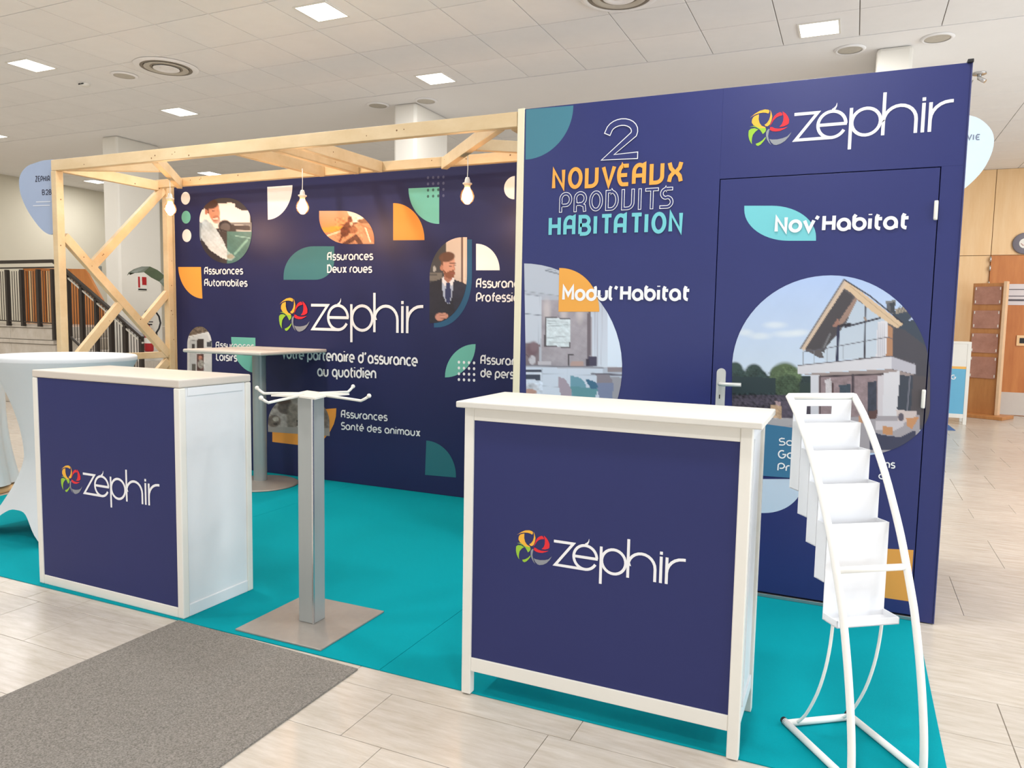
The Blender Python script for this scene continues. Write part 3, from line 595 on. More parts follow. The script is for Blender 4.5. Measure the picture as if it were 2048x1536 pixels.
pr=P1(); pr.quarter((1052,219),(1146.8,211),(1051,319.4),lin((66,124,142)))
pr.ppoly(roundshape(1488.6,411.5,1632,481.5,(0,(88,62),0,(88,62))),TEA)
pr.build('printed_shapes',pt)
pr=Print(YR-.0032)
pr.quarter((1117,623.5),(1118.5,536),(1198.6,623.5),ORG)
pr.build('printed_quarter',pt,'amber quarter disc')
pr=P1(); pr.ppoly(roundshape(1518,958,1605,1026,(0,0,(76,60),0)),SKY)
pr.ppoly([(1745,1096),(1827,1100),(1820,1203),(1745,1192)],lin((222,156,72))); 
pr.ppoly([(1728,893),(1752,894.5),(1752,902),(1728,901)],WH)
for u in (1734,1741,1748): a=pr.pt(u,898); pr.disc(a[0],a[1],.005,.006,lin((50,50,60)))
pr.build('printed_shapes',pt)
for t,l,r,top,w,c,ol in (("NOUVEAUX",(1106,376.5),(1360,362.5),341,.3,ORG,None),("HABITATION",(1099,469.8),(1361,462.3),436,.3,TEA,None),("2",(1212,315),(1260,312),247,.3,WH,.0042),("PRODUITS",(1120,422),(1340,413.6),388,.27,WH,.0032),
    ("Modul'Habitat",(1126,599),(1375,599.2),573.5,.33,WH,None),("Nov'Habitat",(1551,463),(1812,455.5),435.5,.33,WH,None),("Sol",(1557.5,889.5),(1592,891),876.4,.24,WH,None),("Gar",(1556,915.3),(1597,917),900.5,.24,WH,None),("Pro",(1555,940.5),(1594,942.5),926,.24,WH,None),("ens",(1757,934),(1788,936),920,.24,WH,None),("al",(1757,957),(1777,958),944,.24,WH,None)):
    pr=Print(YR-.0045); pr.text(t,l,r,top,w,c,outline=ol); pr.build('lettering',pt)
pr=Print(YR-.001); a=at(1480+895/4.876,170+385/4.876,'y',YR); b=at(1480+895/4.876,170+(385-128)/4.876,'y',YR); logo(pr,a.x,a.z,b.z-a.z); pr.build('printed_logo',pt,'company logo with four coloured petals')
def p_kitchen(c):
    c.fill(None,(176,180,192)); c.fill([(1040,520),(1260,520),(1260,600),(1120,590),(1040,585)],(184,190,202)); c.line([(1092,541),(1118,548)],2,(110,116,128)); c.line([(1095,538),(1112,541)],1.5,(140,146,156)); c.line([(1048,582),(1120,592)],1,(150,156,166))
    c.fill([(1048,588),(1084,592),(1082,686),(1048,684)],(194,200,212)); c.line([(1048,627),(1084,631)],1.2,(120,126,140)); c.line([(1079,592),(1078,686)],1,(150,156,170)); c.line([(1048,588),(1084,593)],1,(140,146,160))
    c.fill([(1084,600),(1190,600),(1190,732),(1084,732)],(164,156,164),c2=(158,152,160)); c.noise([(1084,600),(1180,600),(1180,732),(1084,732)],.12,12,21)
    for u in (1094,1128,1160): c.ell(u,622,7,22,(206,196,196),a=.7,soft=1.)
    c.fill([(1176,600),(1184,600),(1180,730),(1175,730)],(110,100,108)); c.fill([(1182,600),(1240,600),(1260,735),(1186,735)],(190,196,210),c2=(206,214,228)); 
    for u in (1190,1196,1204): c.line([(u,600),(u-1,730)],1.6,(158,158,172),a=.7)
    c.fill([(1216,610),(1262,610),(1262,735),(1216,732)],(214,226,242)); 
    c.fill([(1090,633),(1142,637),(1141,696),(1089,693)],(84,78,84)); c.fill([(1092,635),(1141,639),(1139.5,694),(1092,691)],(206,216,222)); c.noise([(1092,635),(1141,639),(1139.5,694),(1092,691)],.16,5,22)
    for v in (642,647,651): c.line([(1097,v),(1136,v+2)],1.2,(136,146,152),a=.7)
    c.line([(1097,676),(1134,672)],2,(140,150,158),a=.6); c.line([(1098,684),(1136,686)],3,(176,186,190),a=.7)
    c.fill([(1048,686),(1080,688),(1078,732),(1048,730)],(124,112,118)); c.ell(1064,700,12,14,(112,90,98),soft=.6); c.ell(1068,693,8,10,(126,104,112),soft=.6); c.ell(1065,720,7,9,(190,188,196)); c.line([(1048,706),(1062,716)],1.5,(96,80,88))
    c.fill([(1077,722),(1102,722),(1102,729),(1077,729)],(186,182,190)); c.line([(1138,730),(1138,709),(1146,709)],2.4,(40,36,42)); c.fill([(1140,724),(1167,722),(1167,732),(1140,732)],(176,150,144)); c.fill([(1171,718),(1180,716),(1180,731),(1172,731)],(60,54,70)); c.fill([(1178,713),(1193,713),(1193,733),(1179,732)],(70,66,88))
    c.line([(1048,731),(1206,735)],2.4,(120,120,132)); c.fill([(1048,734),(1205,738),(1205,800),(1048,800)],(198,208,224)); c.line([(1084,737),(1083,790)],1,(130,140,156)); c.line([(1136,738),(1136,770)],1,(150,160,176)); c.line([(1086,748),(1200,750)],1,(160,170,186)); c.line([(1085,772),(1120,774)],1,(160,170,186))
    c.fill([(1048,739),(1083,740),(1083,745),(1048,744)],(54,60,78)); c.fill([(1048,748),(1082,749),(1082,760),(1048,759)],(60,68,86)); c.line([(1048,746),(1083,747)],1.2,(230,236,244))
    c.fill([(1205,738),(1262,737),(1262,810),(1205,810)],(176,184,200)); c.fill([(1216,735),(1262,736),(1262,744),(1216,744)],(140,130,136)); c.line([(1184,747),(1244,750)],3,(90,86,100)); c.fill([(1210,752),(1250,756),(1250,800),(1215,800)],(150,150,160))
    c.fill([(1192,748),(1218,750),(1226,762),(1218,784),(1196,776)],(132,126,136)); c.fill([(1192,765),(1228,766),(1224,800),(1200,800)],(120,130,160)); c.fill([(1117,753),(1130,758),(1142,775),(1150,800),(1125,800),(1118,775)],(160,148,162)); 
    c.fill([(1140,751),(1158,754),(1170,765),(1176,790),(1170,800),(1144,800)],(104,150,168)); c.fill([(1140,772),(1196,778),(1190,800),(1150,800)],(92,142,152)); c.fill([(1170,757),(1192,764),(1198,776),(1182,778)],(60,104,134)); c.ell(1062,778,18,12,(190,196,208)); c.noise([(1045,762),(1085,762),(1085,800),(1045,800)],.25,5,23); c.ell(1060,784,14,6,(176,140,128))
    c.fill([(1040,800),(1260,800),(1260,950),(1040,950)],(120,126,140)); c.noise([(1040,800),(1260,800),(1260,950),(1040,950)],.2,12,25)
picture('printed_picture',YR,[(1048.6,526.9)]+[(1048.6+196*math.sin(R(a)),735-208*math.cos(R(a))) for a in range(4,181,6)],p_kitchen,2.4,pt,label='half-round photo print of a pale kitchen')
def p_house(c):
    c.fill(None,(176,200,232)); c.fill([(1460,545),(1870,545),(1870,780),(1460,780)],(168,190,228),c2=(202,214,226))
    for x,y,a in ((1490,665,14),(1550,650,20),(1575,668,26),(1520,672,20),(1600,665,18)): c.ell(x,y,a,6,(222,228,232),a=.6,soft=1.)
    c.noise([(1460,545),(1870,545),(1870,780),(1460,780)],.02,60,31)
    c.fill([(1460,752),(1630,752),(1630,800),(1460,800)],(44,58,60)); 
    for x,y,r,cc in ((1470,740,16,(58,76,72)),(1480,752,14,(52,70,68)),(1508,746,18,(56,72,68)),(1520,756,16,(50,66,64)),(1570,755,30,(88,104,74)),(1556,748,16,(82,98,72)),(1585,752,18,(90,108,78)),(1575,775,26,(64,80,62))): c.ell(x,y,r,r,cc,soft=.25)
    c.noise([(1460,742),(1480,740),(1500,732),(1520,740),(1550,745),(1570,732),(1600,738),(1610,760),(1622,770),(1622,800),(1460,800)],.4,3.4,32); c.fill([(1460,752),(1551,756),(1551,790),(1460,790)],(44,58,62)); c.fill([(1600,765),(1624,765),(1624,800),(1600,800)],(48,62,60))
    c.fill([(1464,790),(1640,790),(1640,830),(1464,830)],(70,64,76)); c.noise([(1464,785),(1640,785),(1640,830),(1464,830)],.6,3.5,33)
    # shaded flank and roofs
    c.fill([(1775,655),(1790,625),(1862,640),(1868,860),(1790,860),(1775,720)],(74,72,80)); c.fill([(1785,622),(1850,612),(1862,650),(1862,700),(1810,660),(1790,655)],(60,70,84)); c.fill([(1790,618),(1815,612),(1824,620),(1792,628)],(150,140,128)); 
    for k in range(5): c.line([(1795+k*6,626),(1800+k*6,612)],1.5,(96,92,90))
    c.fill([(1818,641),(1831,626),(1838,640)],(176,188,214)); c.fill([(1772,606),(1791,602),(1789,628),(1774,622)],(90,92,98)); c.fill([(1772,602),(1791,600),(1791,606),(1772,607)],(120,120,122)); c.fill([(1780,606),(1790,604),(1789,628),(1781,624)],(62,66,74))
    # gable
    c.fill([(1688,560),(1600,697),(1622,702),(1640,690),(1690,575)],(190,172,156)); c.fill([(1688,577),(1700,580),(1720,592),(1790,650),(1775,720),(1640,716),(1610,700)],(92,86,88)); 
    c.fill([(1606,698),(1688,580),(1706,592),(1690,640),(1652,700)],(72,68,72)); c.fill([(1712,592),(1672,650),(1682,652),(1722,600)],(150,124,112)); c.fill([(1676,636),(1664,654),(1680,652)],(150,112,100))
    c.fill([(1714,600),(1728,610),(1760,628),(1776,645),(1778,712),(1650,722),(1642,700),(1656,690),(1690,650)],(176,190,206),c2=(190,200,212)); c.fill([(1640,700),(1655,672),(1664,668),(1648,706)],(80,78,80)); c.fill([(1755,644),(1775,640),(1775,712),(1752,714)],(210,208,214)); 
    for u in (1757,1761,1765,1769): c.line([(u,646),(u-1,712)],1,(172,172,182))
    c.line([(1690,654),(1760,636)],3.4,(52,50,62)); c.line([(1678,652),(1700,648)],5,(46,44,52)); c.line([(1677,655),(1674,722)],5,(48,50,74)); c.line([(1731,613),(1729,716)],3,(60,58,68)); c.line([(1729,636),(1732,640)],4,(150,130,116)); c.line([(1660,668),(1648,695)],3,(140,140,146),a=.5)
    c.fill([(1776,650),(1786,656),(1785,712),(1772,712)],(172,128,98)); 
    c.fill([(1690,559),(1695,562),(1806,648),(1795,657),(1780,648),(1740,620),(1695,580),(1690,578)],(206,180,150)); c.line([(1688,559),(1740,592),(1806,646)],2.6,(52,52,64)); c.line([(1688,559),(1601,697)],2.2,(90,84,86)); c.line([(1692,566),(1607,699)],4,(206,182,160)); c.line([(1700,572),(1798,652)],1,(170,144,118))
    # balcony
    c.fill([(1596,731),(1783,712),(1832,728),(1832,748),(1783,737),(1596,748)],(206,204,210)); c.fill([(1783,712),(1832,728),(1832,749),(1783,738)],(180,178,188)); c.line([(1596,731),(1783,712),(1832,729)],1.6,(90,84,92)); 
    c.line([(1606,704),(1650,697),(1776,674),(1785,678)],1.4,(90,90,100)); 
    for u,v in ((1606,704),(1629,702),(1655,698),(1687,692)): c.line([(u,v),(u,v+25)],1.2,(130,134,144))
    c.fill([(1602,748),(1783,738),(1832,750),(1800,752),(1640,752)],(150,136,134))
    # ground floor
    c.fill([(1622,750),(1640,750),(1638,860),(1622,860)],(204,204,212)); c.fill([(1638,752),(1770,748),(1770,860),(1638,860)],(142,124,128)); c.line([(1640,753),(1768,748)],3,(60,50,56)); c.line([(1640,752),(1640,850)],2.6,(64,52,56)); c.line([(1706,750),(1706,800)],4.5,(70,60,68)); c.fill([(1650,760),(1662,756),(1664,800),(1652,800)],(196,190,194)); c.fill([(1663,766),(1667,766),(1667,800),(1663,800)],(80,60,62)); c.fill([(1678,770),(1702,768),(1702,800),(1680,800)],(64,76,88)); c.fill([(1735,764),(1754,762),(1754,830),(1735,830)],(60,64,78)); c.fill([(1755,752),(1768,750),(1764,845),(1755,845)],(200,194,200))
    c.noise([(1645,755),(1755,755),(1755,850),(1645,850)],.16,7,35); c.fill([(1768,746),(1800,742),(1796,845),(1764,848)],(208,206,212)); c.fill([(1800,750),(1826,752),(1822,828),(1794,818)],(60,66,78)); c.line([(1820,752),(1814,826)],2,(120,120,132)); c.fill([(1826,750),(1866,755),(1862,850),(1820,850)],(82,76,80))
    # terrace furniture
    c.fill([(1500,838),(1840,830),(1840,905),(1500,905)],(160,154,160)); c.fill([(1464,838),(1530,834),(1610,840),(1610,850),(1530,852),(1464,860)],(170,166,170)); c.line([(1526,850),(1600,858)],2,(196,194,198))
    c.fill([(1541,810),(1564,808),(1564,838),(1541,834)],(186,156,128)); c.fill([(1549,801),(1585,802),(1588,836),(1564,836),(1563,812)],(86,78,92)); c.fill([(1550,802),(1562,804),(1560,812),(1551,810)],(176,150,154)); c.fill([(1624,800),(1686,800),(1686,812),(1624,812)],(90,84,100)); c.ell(1668,806,16,7,(190,192,200)); c.ell(1636,804,8,4,(190,190,204)); c.noise([(1540,798),(1600,798),(1600,838),(1540,838)],.25,4,36); c.noise([(1620,796),(1690,796),(1690,812),(1620,812)],.4,4,37)
    c.fill([(1792,820),(1834,822),(1828,846),(1796,842)],(200,186,184)); c.ell(1802,834,6,8,(92,86,98)); c.fill([(1812,836),(1838,834),(1824,858),(1814,852)],(190,138,98)); c.fill([(1752,842),(1810,842),(1806,852),(1786,862),(1752,860)],(196,190,196)); c.fill([(1766,852),(1786,854),(1786,871),(1766,868)],(190,138,98)); c.fill([(1738,822),(1756,820),(1752,838),(1738,838)],(90,66,64)); c.fill([(1717,832),(1730,832),(1730,846),(1717,846)],(186,140,112))
    c.fill([(1740,862),(1766,870),(1800,874),(1830,860),(1840,900),(1740,900)],(62,64,86))
    c.fill([(1464,850),(1528,858),(1528,920),(1464,920)],(60,104,140))
hm=roundshape(1464.3,550.8,1860,912,((197,186),(197,200),(150,100),0),20)
xg=(DR_-.001,DR_+.005)
def splitx(mask,lo,hi):
    f=lambda p:at(p[0],p[1],'y',YR).x
    P=mask
    if lo is not None: P=clip(P,lambda p:f(p)-lo)
    if hi is not None: P=clip(P,lambda p:hi-f(p))
    return P
picture('printed_picture',YR,splitx(hm,None,xg[0]),p_house,2.0,pt,label='arched photo print of a gabled modern house')
picture('printed_picture',YR,splitx(hm,xg[1],None),p_house,2.0,pt,label='edge of the house print beside the door')
pr=Print(YR-.003); pr.ppoly([(1518,852),(1530,848),(1620,860),(1660,866),(1660,962),(1518,951)],lin((62,116,152))); pr.build('printed_band',pt,'teal blue band under the house print')
# ================================================================ TIMBER FRAME
tf=thing('timber_frame','open pine timber frame forming the left side and roof of the booth','frame',(-3.6,4.3,0))
def tb(name,p,q,w,h,up=(0,0,1),knots=0):
    b=B(); beam(b,p,q,w,h,.003,up); o=ob(name,b,M_pine,tf)
    if knots:
        p,q=Vector(p),Vector(q); d=(q-p).normalized(); u=Vector(up); s=d.cross(u).normalized()
        if s.y>0 or (abs(s.y)<.1 and s.x<0): s=-s
        for k in range(knots):
            c=p+(q-p)*random.uniform(.06,.94)+u*random.uniform(-.3,.3)*h+s*(w/2+.0003)
            kb=B(); r=random.uniform(.0045,.008); lathe(kb,[(0,0),(r*.7,0.0),(r,-.001)],(0,0,0),10)
            mt=Vector((0,0,1)).rotation_difference(s).to_matrix(); bmesh.ops.transform(kb,matrix=mt.to_4x4(),verts=kb.verts)
            bmesh.ops.translate(kb,verts=kb.verts,vec=c); k_=obj('knot',kb,M_knot,o); 
            k_.matrix_parent_inverse=(Matrix.Translation(Vector(tf.location))@o.matrix_parent_inverse).inverted() if False else Matrix.Identity(4)
    return o
ZB=2.452; HB=.08
tb('front_beam',(-5.6,3.885,ZB),(-1.74,3.885,ZB),.045,HB,knots=9)
tb('back_beam',(-5.6,4.82,ZB+.018),(-1.74,4.82,ZB+.018),.045,.068,knots=8)
tb('side_beam',(-5.578,3.91,ZB),(-5.578,4.80,ZB),.045,HB,knots=1)
tb('corner_post',(-5.577,3.892,.005),(-5.577,3.892,ZB-.041),.055,.06,(0,1,0),knots=6)
tb('corner_post',(-5.577,4.90,.005),(-5.577,4.90,2.47),.06,.055,(0,1,0),knots=7)
for x in (-3.80,-3.48,-3.27): tb('roof_slat',(x,3.91,ZB),(x,4.795,ZB+.012),.045,HB,knots=1)
tb('roof_brace',(-4.56,3.91,ZB),(-5.30,4.79,ZB),.045,HB,knots=1); tb('roof_brace',(-5.52,3.92,ZB),(-4.83,4.19,ZB-.001),.038,.07)
tb('roof_brace',(-1.86,3.91,ZB),(-2.72,4.79,ZB),.045,HB,knots=1); tb('roof_brace',(-2.25,4.34,ZB),(-1.75,4.72,ZB+.01),.04,.07)
tb('roof_block',(-1.775,3.91,ZB),(-1.775,4.0,ZB),.045,.09)
XF=-5.58; sp=lambda y,z:(XF,y,z)
tb('side_brace',sp(3.93,1.93),sp(4.875,.985),.045,.07,(0,0,1),knots=3)
tb('side_brace',sp(4.86,2.43),sp(4.16,1.72),.041,.07,knots=2)
tb('side_brace',sp(4.43,1.45),sp(3.92,.90),.040,.07,knots=1)
tb('side_brace',sp(4.88,1.53),sp(4.62,1.27),.042,.06)
tb('side_rail',sp(3.92,.985),sp(4.872,.985),.038,.055)
tb('side_brace',sp(3.92,.06),sp(4.87,.93),.039,.07)
# ================================================================ PENDANT BULBS
def pendant(x,y,ztop,zc,label):
    t=thing('pendant_bulb',label,'lamp',(x,y,ztop),0,'bare filament bulbs hanging from the timber frame')
    d=zc-ztop; b=B(); tube(b,[(0,0,0),(.002,0,d*.35),(-.001,0,d*.6),(0,0,d+.098)],.0028,8); obj('cord',b,M_white,t)
    b=B(); lathe(b,[(0,d+.108),(.011,d+.106),(.017,d+.09),(.02,d+.065),(.0205,d+.05),(0,d+.05)],(0,0,0),24); obj('lamp_holder',b,M_white,t)
    b=B(); lathe(b,[(.018,d+.072),(.03,d+.07),(.031,d+.066),(.03,d+.062),(.018,d+.06)],(0,0,0),28); obj('shade_ring',b,M_white,t)
    pf=[(.016,d+.05),(.017,d+.042),(.022,d+.034),(.036,d+.018),(.045,d-.006),(.046,d-.02),(.040,d-.042),(.026,d-.058),(.012,d-.065),(0,d-.067)]
    b=B(); lathe(b,pf,(0,0,0),32); g_o=obj('glass_bulb',b,M_glass,t,smooth=True)
    b=B(); lathe(b,[(0,d+.045),(.012,d+.042),(.014,d+.02),(.023,d-.008),(.025,d-.024),(.017,d-.042),(0,d-.05)],(0,0,0),20); obj('filament',b,M_bulb,g_o,smooth=True)
    l=bpy.data.lights.new('bulb_light','POINT'); l.energy=24; l.color=(1,.56,.26); l.shadow_soft_size=.046
    lo=bpy.data.objects.new('bulb_light',l); COL.objects.link(lo); lo.parent=t; lo.location=(0,0,d-.085)
for u,vc,vt,lab in ((340.5,414,344,'lit filament bulb hanging in front of the left end of the navy wall'),(605,410,330,'lit filament bulb hanging in front of the middle of the navy wall'),(934.5,388,296,'lit filament bulb hanging nearest the tall navy partition')):
    p=at(u,vc,'y',4.42); pendant(p.x,4.42,min(at(u,vt,'y',4.42).z,2.41),p.z,lab)
# ================================================================ CARPETS
cp=thing('booth_carpet','bright teal carpet covering the booth floor','carpet',(-2.6,3.6,0))
for a,b in ((-5.62,-3.61),(-3.608,-1.604),(-1.602,.333)):
    bm=B(); box(bm,a,b,2.358,4.98,0.0005,.0045,.001); ob('carpet_strip',bm,M_teal,cp)
bm=B(); c4=[at(u,v,'z',.006) for u,v in ((360,1242),(716,1340),(440,1536),(0,1400))]
A0=Vector((-2.662,2.352,.001)); pts=[A0,Vector((-1.681,2.325,.001)),Vector((-1.667,.6,.001)),Vector((-2.68,.6,.001))]
prism(bm,pts,(0,0,.0065)); tag(obj('entrance_mat',bm,M_mat),'flecked grey entrance mat on the travertine floor','mat')
# ================================================================ LEFT BOX COUNTER
def counter1():
    w,d,h=1.0,.424,1.074; t=thing('box_counter','white box counter with navy logo front and closed white side, on the left','counter',(-3.6516,2.3836,.0045),R(-.6991)); h-=.0045
    b=B(); box(b,0,w,0,d,h-.036,h,.006); obj('top_board',b,M_topw,t)
    for x0,x1,y0,y1 in ((0,.034,0,.034),(w-.036,w,0,.036),(0,.034,d-.034,d),(w-.036,w,d-.034,d)):
        b=B(); box(b,x0,x1,y0,y1,0,h-.037,.005); obj('post',b,M_white,t)
    for z0,z1 in ((0,.046),):
        b=B(); box(b,.034,w-.036,.002,.03,z0,z1,.003); obj('bottom_rail',b,M_white,t)
        b=B(); box(b,w-.03,w-.002,.036,d-.034,z0,z1+.01,.003); obj('side_rail',b,M_white_day,t)
    b=B(); box(b,.034,w-.036,.006,.02,.046,h-.037); f=obj('front_panel',b,M_navy2,t)
    b=B(); box(b,w-.02,w-.008,.036,d-.034,.05,h-.037); obj('side_panel',b,M_white_day,t)
    b=B(); box(b,.008,.02,.034,d-.034,.0,h-.037); obj('side_panel',b,M_white_day,t)
    b=B(); box(b,w-.024,w-.004,.05,d-.05,h-.075,h-.037,.002); obj('side_rail',b,M_white_day,t)
    pr=Print(.0055); M=lambda u,v:(lambda q:q)(at(u,v,'y',2.376))
    a=at(132/1+0+ (540/2.694)-132+0 ,680+790/2.694,'y',2.378)
    # e of the word mark sits at photo (201,973)
    a=at(201.5,972.8,'y',2.378); e=at(201.5,953.2,'y',2.378); Rd=(e.z-a.z)
    logo(pr,a.x+3.6516,a.z-.0045,Rd); o=pr.build('printed_logo',None,'company logo with four coloured petals'); o.parent=f
    return t
counter1()
# ================================================================ RIGHT COUNTER ON LEGS
def counter2():
    X0,Y0=-1.2373,2.3418; w,d,h=.9768,.362,1.054
    t=thing('leg_counter','white slatted-leg counter with wide overhanging top and navy logo front, on the right','counter',(X0,Y0,.0045)); h-=.0045
    t['label']='white four-legged counter with overhanging top and navy logo front, beside the brochure rack'
    b=B(); box(b,-.018,w+.03,-.034,d+.006,h,h+.022,.004); obj('top_board',b,mat('ivory_table_top',(216,213,205),.5,noise=.02),t)
    lw=.036
    for x0 in (0,w-lw):
        for y0 in (0,d-.036):
            b=B(); box(b,x0,x0+lw,y0,y0+.034,0,h-.0005,.003); obj('leg',b,M_white,t)
    for z0,z1 in ((.088,.138),(h-.046,h-.001)):
        b=B(); box(b,lw,w-lw,.002,.03,z0,z1,.002); obj('rail',b,M_white,t)
        for x0 in (.004,w-.032): b=B(); box(b,x0,x0+.028,.034,d-.036,z0,z1,.002); obj('rail',b,M_white_day,t)
    b=B(); box(b,lw,w-lw,.008,.016,.138,h-.046); f=obj('front_panel',b,M_navy2,t)
    for x0 in (.01,w-.02): b=B(); box(b,x0,x0+.01,.034,d-.036,.138,h-.046); obj('side_panel',b,M_white_day,t)
    b=B(); box(b,w-.004,w-.001,.08,.09,.138,h-.046); obj('side_batten',b,M_white_day,t)
    b=B(); prism(b,[Vector((w-.01,.034,.088)),Vector((w-.01,.034,.02)),Vector((w-.01,.06,.07)),Vector((w-.01,.09,.088))],(-.01,0,0)); obj('bracket',b,M_white,t)
    pr=Print(.0075); logo(pr,_c.x-X0,_c.z-.0045,_R); o=pr.build('printed_logo',None,'company logo with four coloured petals'); o.parent=f
counter2()
# ================================================================ BARE TABLE BASE
def tablebase():
    t=thing('table_base','grey table base with square foot plate and four white top arms, no table top','table base',(-2.135,2.612,.0045))
    b=B(); box(b,-.228,.228,-.228,.228,.0,.008,.002); obj('base_plate',b,M_alu2,t)
    b=B(); box(b,-.041,.041,-.04,.04,.008,1.012,.004); obj('column',b,M_colm,t)
    b=B(); box(b,.034,.0425,-.0415,-.033,.008,1.01,.001); obj('column_edge',b,M_steel,t)
    b=B(); 
    pts=[Vector((r*math.cos(R(a)),r*math.sin(R(a)),1.012)) for a,r in ((-45,.165),(0,.085),(45,.165),(90,.085),(135,.165),(180,.085),(225,.165),(270,.085))]
    prism(b,pts,(0,0,.007)); obj('top_plate',b,M_white,t)
    for a in (0,90,180,270):
        c,s=math.cos(R(a)),math.sin(R(a)); P=[(.05,0,1.018),(.2,0,1.010),(.262,0,1.006),(.28,0,1.014),(.30,0,1.026)]
        b=B(); tube(b,[(x*c,x*s,z) for x,_,z in P],[.006,.006,.006,.006,.006],12); ar=obj('arm',b,M_white,t)
        b=B(); lathe(b,[(0,-.01),(.007,-.007),(.010,0),(.007,.007),(0,.01)],(.303*c,.303*s,1.029),14); obj('arm_tip',b,M_white,ar)
tablebase()
# ================================================================ SQUARE HIGH TABLE
p=at(521,969,'z',.0)
TX,TY=p.x,p.y
t=thing('high_table','high table with pale square top and round grey foot in front of the navy wall','table',(TX,TY,.0045))
b=B(); box(b,-.40,.37,-.385,.385,1.055,1.082,.009); obj('table_top',b,M_topw,t)
b=B(); lathe(b,[(0,0),(.295,0),(.298,.006),(.28,.014),(.14,.026),(.05,.036),(0,.038)],(0,0,0),48); obj('foot_disc',b,M_alu2,t)
b=B(); lathe(b,[(.052,.03),(.052,1.04),(.052,1.055)],(0,0,0),32); obj('column',b,M_colm,t)
b=B(); lathe(b,[(0,1.03),(.13,1.035),(.13,1.055),(0,1.055)],(0,0,0),24); obj('mount_plate',b,M_blackr,t)
# ================================================================ COVERED ROUND TABLE
def covered(cx,cy,r,h,label,name='covered_table',wst=.21,a0=45,gap=.30):
    t=thing(name,label,'table',(cx,cy,.0045)); b=B(); n=96; m=36; rows=[]
    for j in range(m+1):
        s=j/m; z0=h-.03-(h-.03)*s; row=[]
        for k in range(n):
            th=2*PI*k/n; q=(math.cos(2*(2*(th-R(a0))))+1)/2    # 1 at the four feet
            foot=q**1.6; rt=r; prof=wst+(rt-wst)*abs(1-s/.55)**1.8 if s<.55 else wst+(.10+.16*foot)*((s-.55)/.45)**1.5
            zl=gap*.5*(1-foot)*max(0,(s-.55)/.45)**1.2*1.2
            row.append(b.verts.new((prof*math.cos(th),prof*math.sin(th),z0+zl if s<1 else max(0,zl))))
        rows.append(row)
    for j in range(m):
        for k in range(n): b.faces.new((rows[j][k],rows[j][(k+1)%n],rows[j+1][(k+1)%n],rows[j+1][k]))
    c=obj('stretch_cover',b,M_cloth,t,smooth=True)
    b=B(); lathe(b,[(r,h-.03),(r+.002,h-.012),(r-.004,h-.002),(r-.02,h),(0,h)],(0,0,0),96); obj('table_top',b,M_cloth,t,smooth=True)
    for a in range(4):
        th=R(a0+90*a); b=B(); lathe(b,[(0,0),(.02,0),(.02,.012),(0,.014)],(.44*math.cos(th),.44*math.sin(th),0),12); obj('foot_pocket',b,M_cloth,t)
covered(-4.45,3.12,.40,1.085,'round bistro table in a white stretch cover behind the box counter','covered_table',.235,225+0)
def drape(cx,cy,label):
    t=thing('draped_stand',label,'stand',(cx,cy,.0)); b=B(); n=72; rows=[]
    for j in range(16):
        s=j/15; row=[]
        for k in range(n):
            th=2*PI*k/n; rr=.22+.06*s+.018*s*math.sin(9*th)+.008*s*math.sin(17*th+1)-.03*math.sin(PI*s)
            row.append(b.verts.new((rr*math.cos(th),rr*math.sin(th),.86-.8*s)))
        rows.append(row)
    for j in range(15):
        for k in range(n): b.faces.new((rows[j][k],rows[j][(k+1)%n],rows[j+1][(k+1)%n],rows[j+1][k]))
    obj('white_drape',b,M_cloth,t,smooth=True)
    b=B(); lathe(b,[(0,.89),(.23,.89),(.235,.86),(0,.86)],(0,0,0),40); obj('top_disc',b,M_oak,t)
    b=B(); lathe(b,[(0,.005),(.27,.005),(.27,.04),(.05,.06),(.03,.8),(0,.8)],(0,0,0),32); obj('wood_base',b,M_oak,t)
drape(-5.95,3.42,'white draped stand with wood base at the left edge behind the round table')
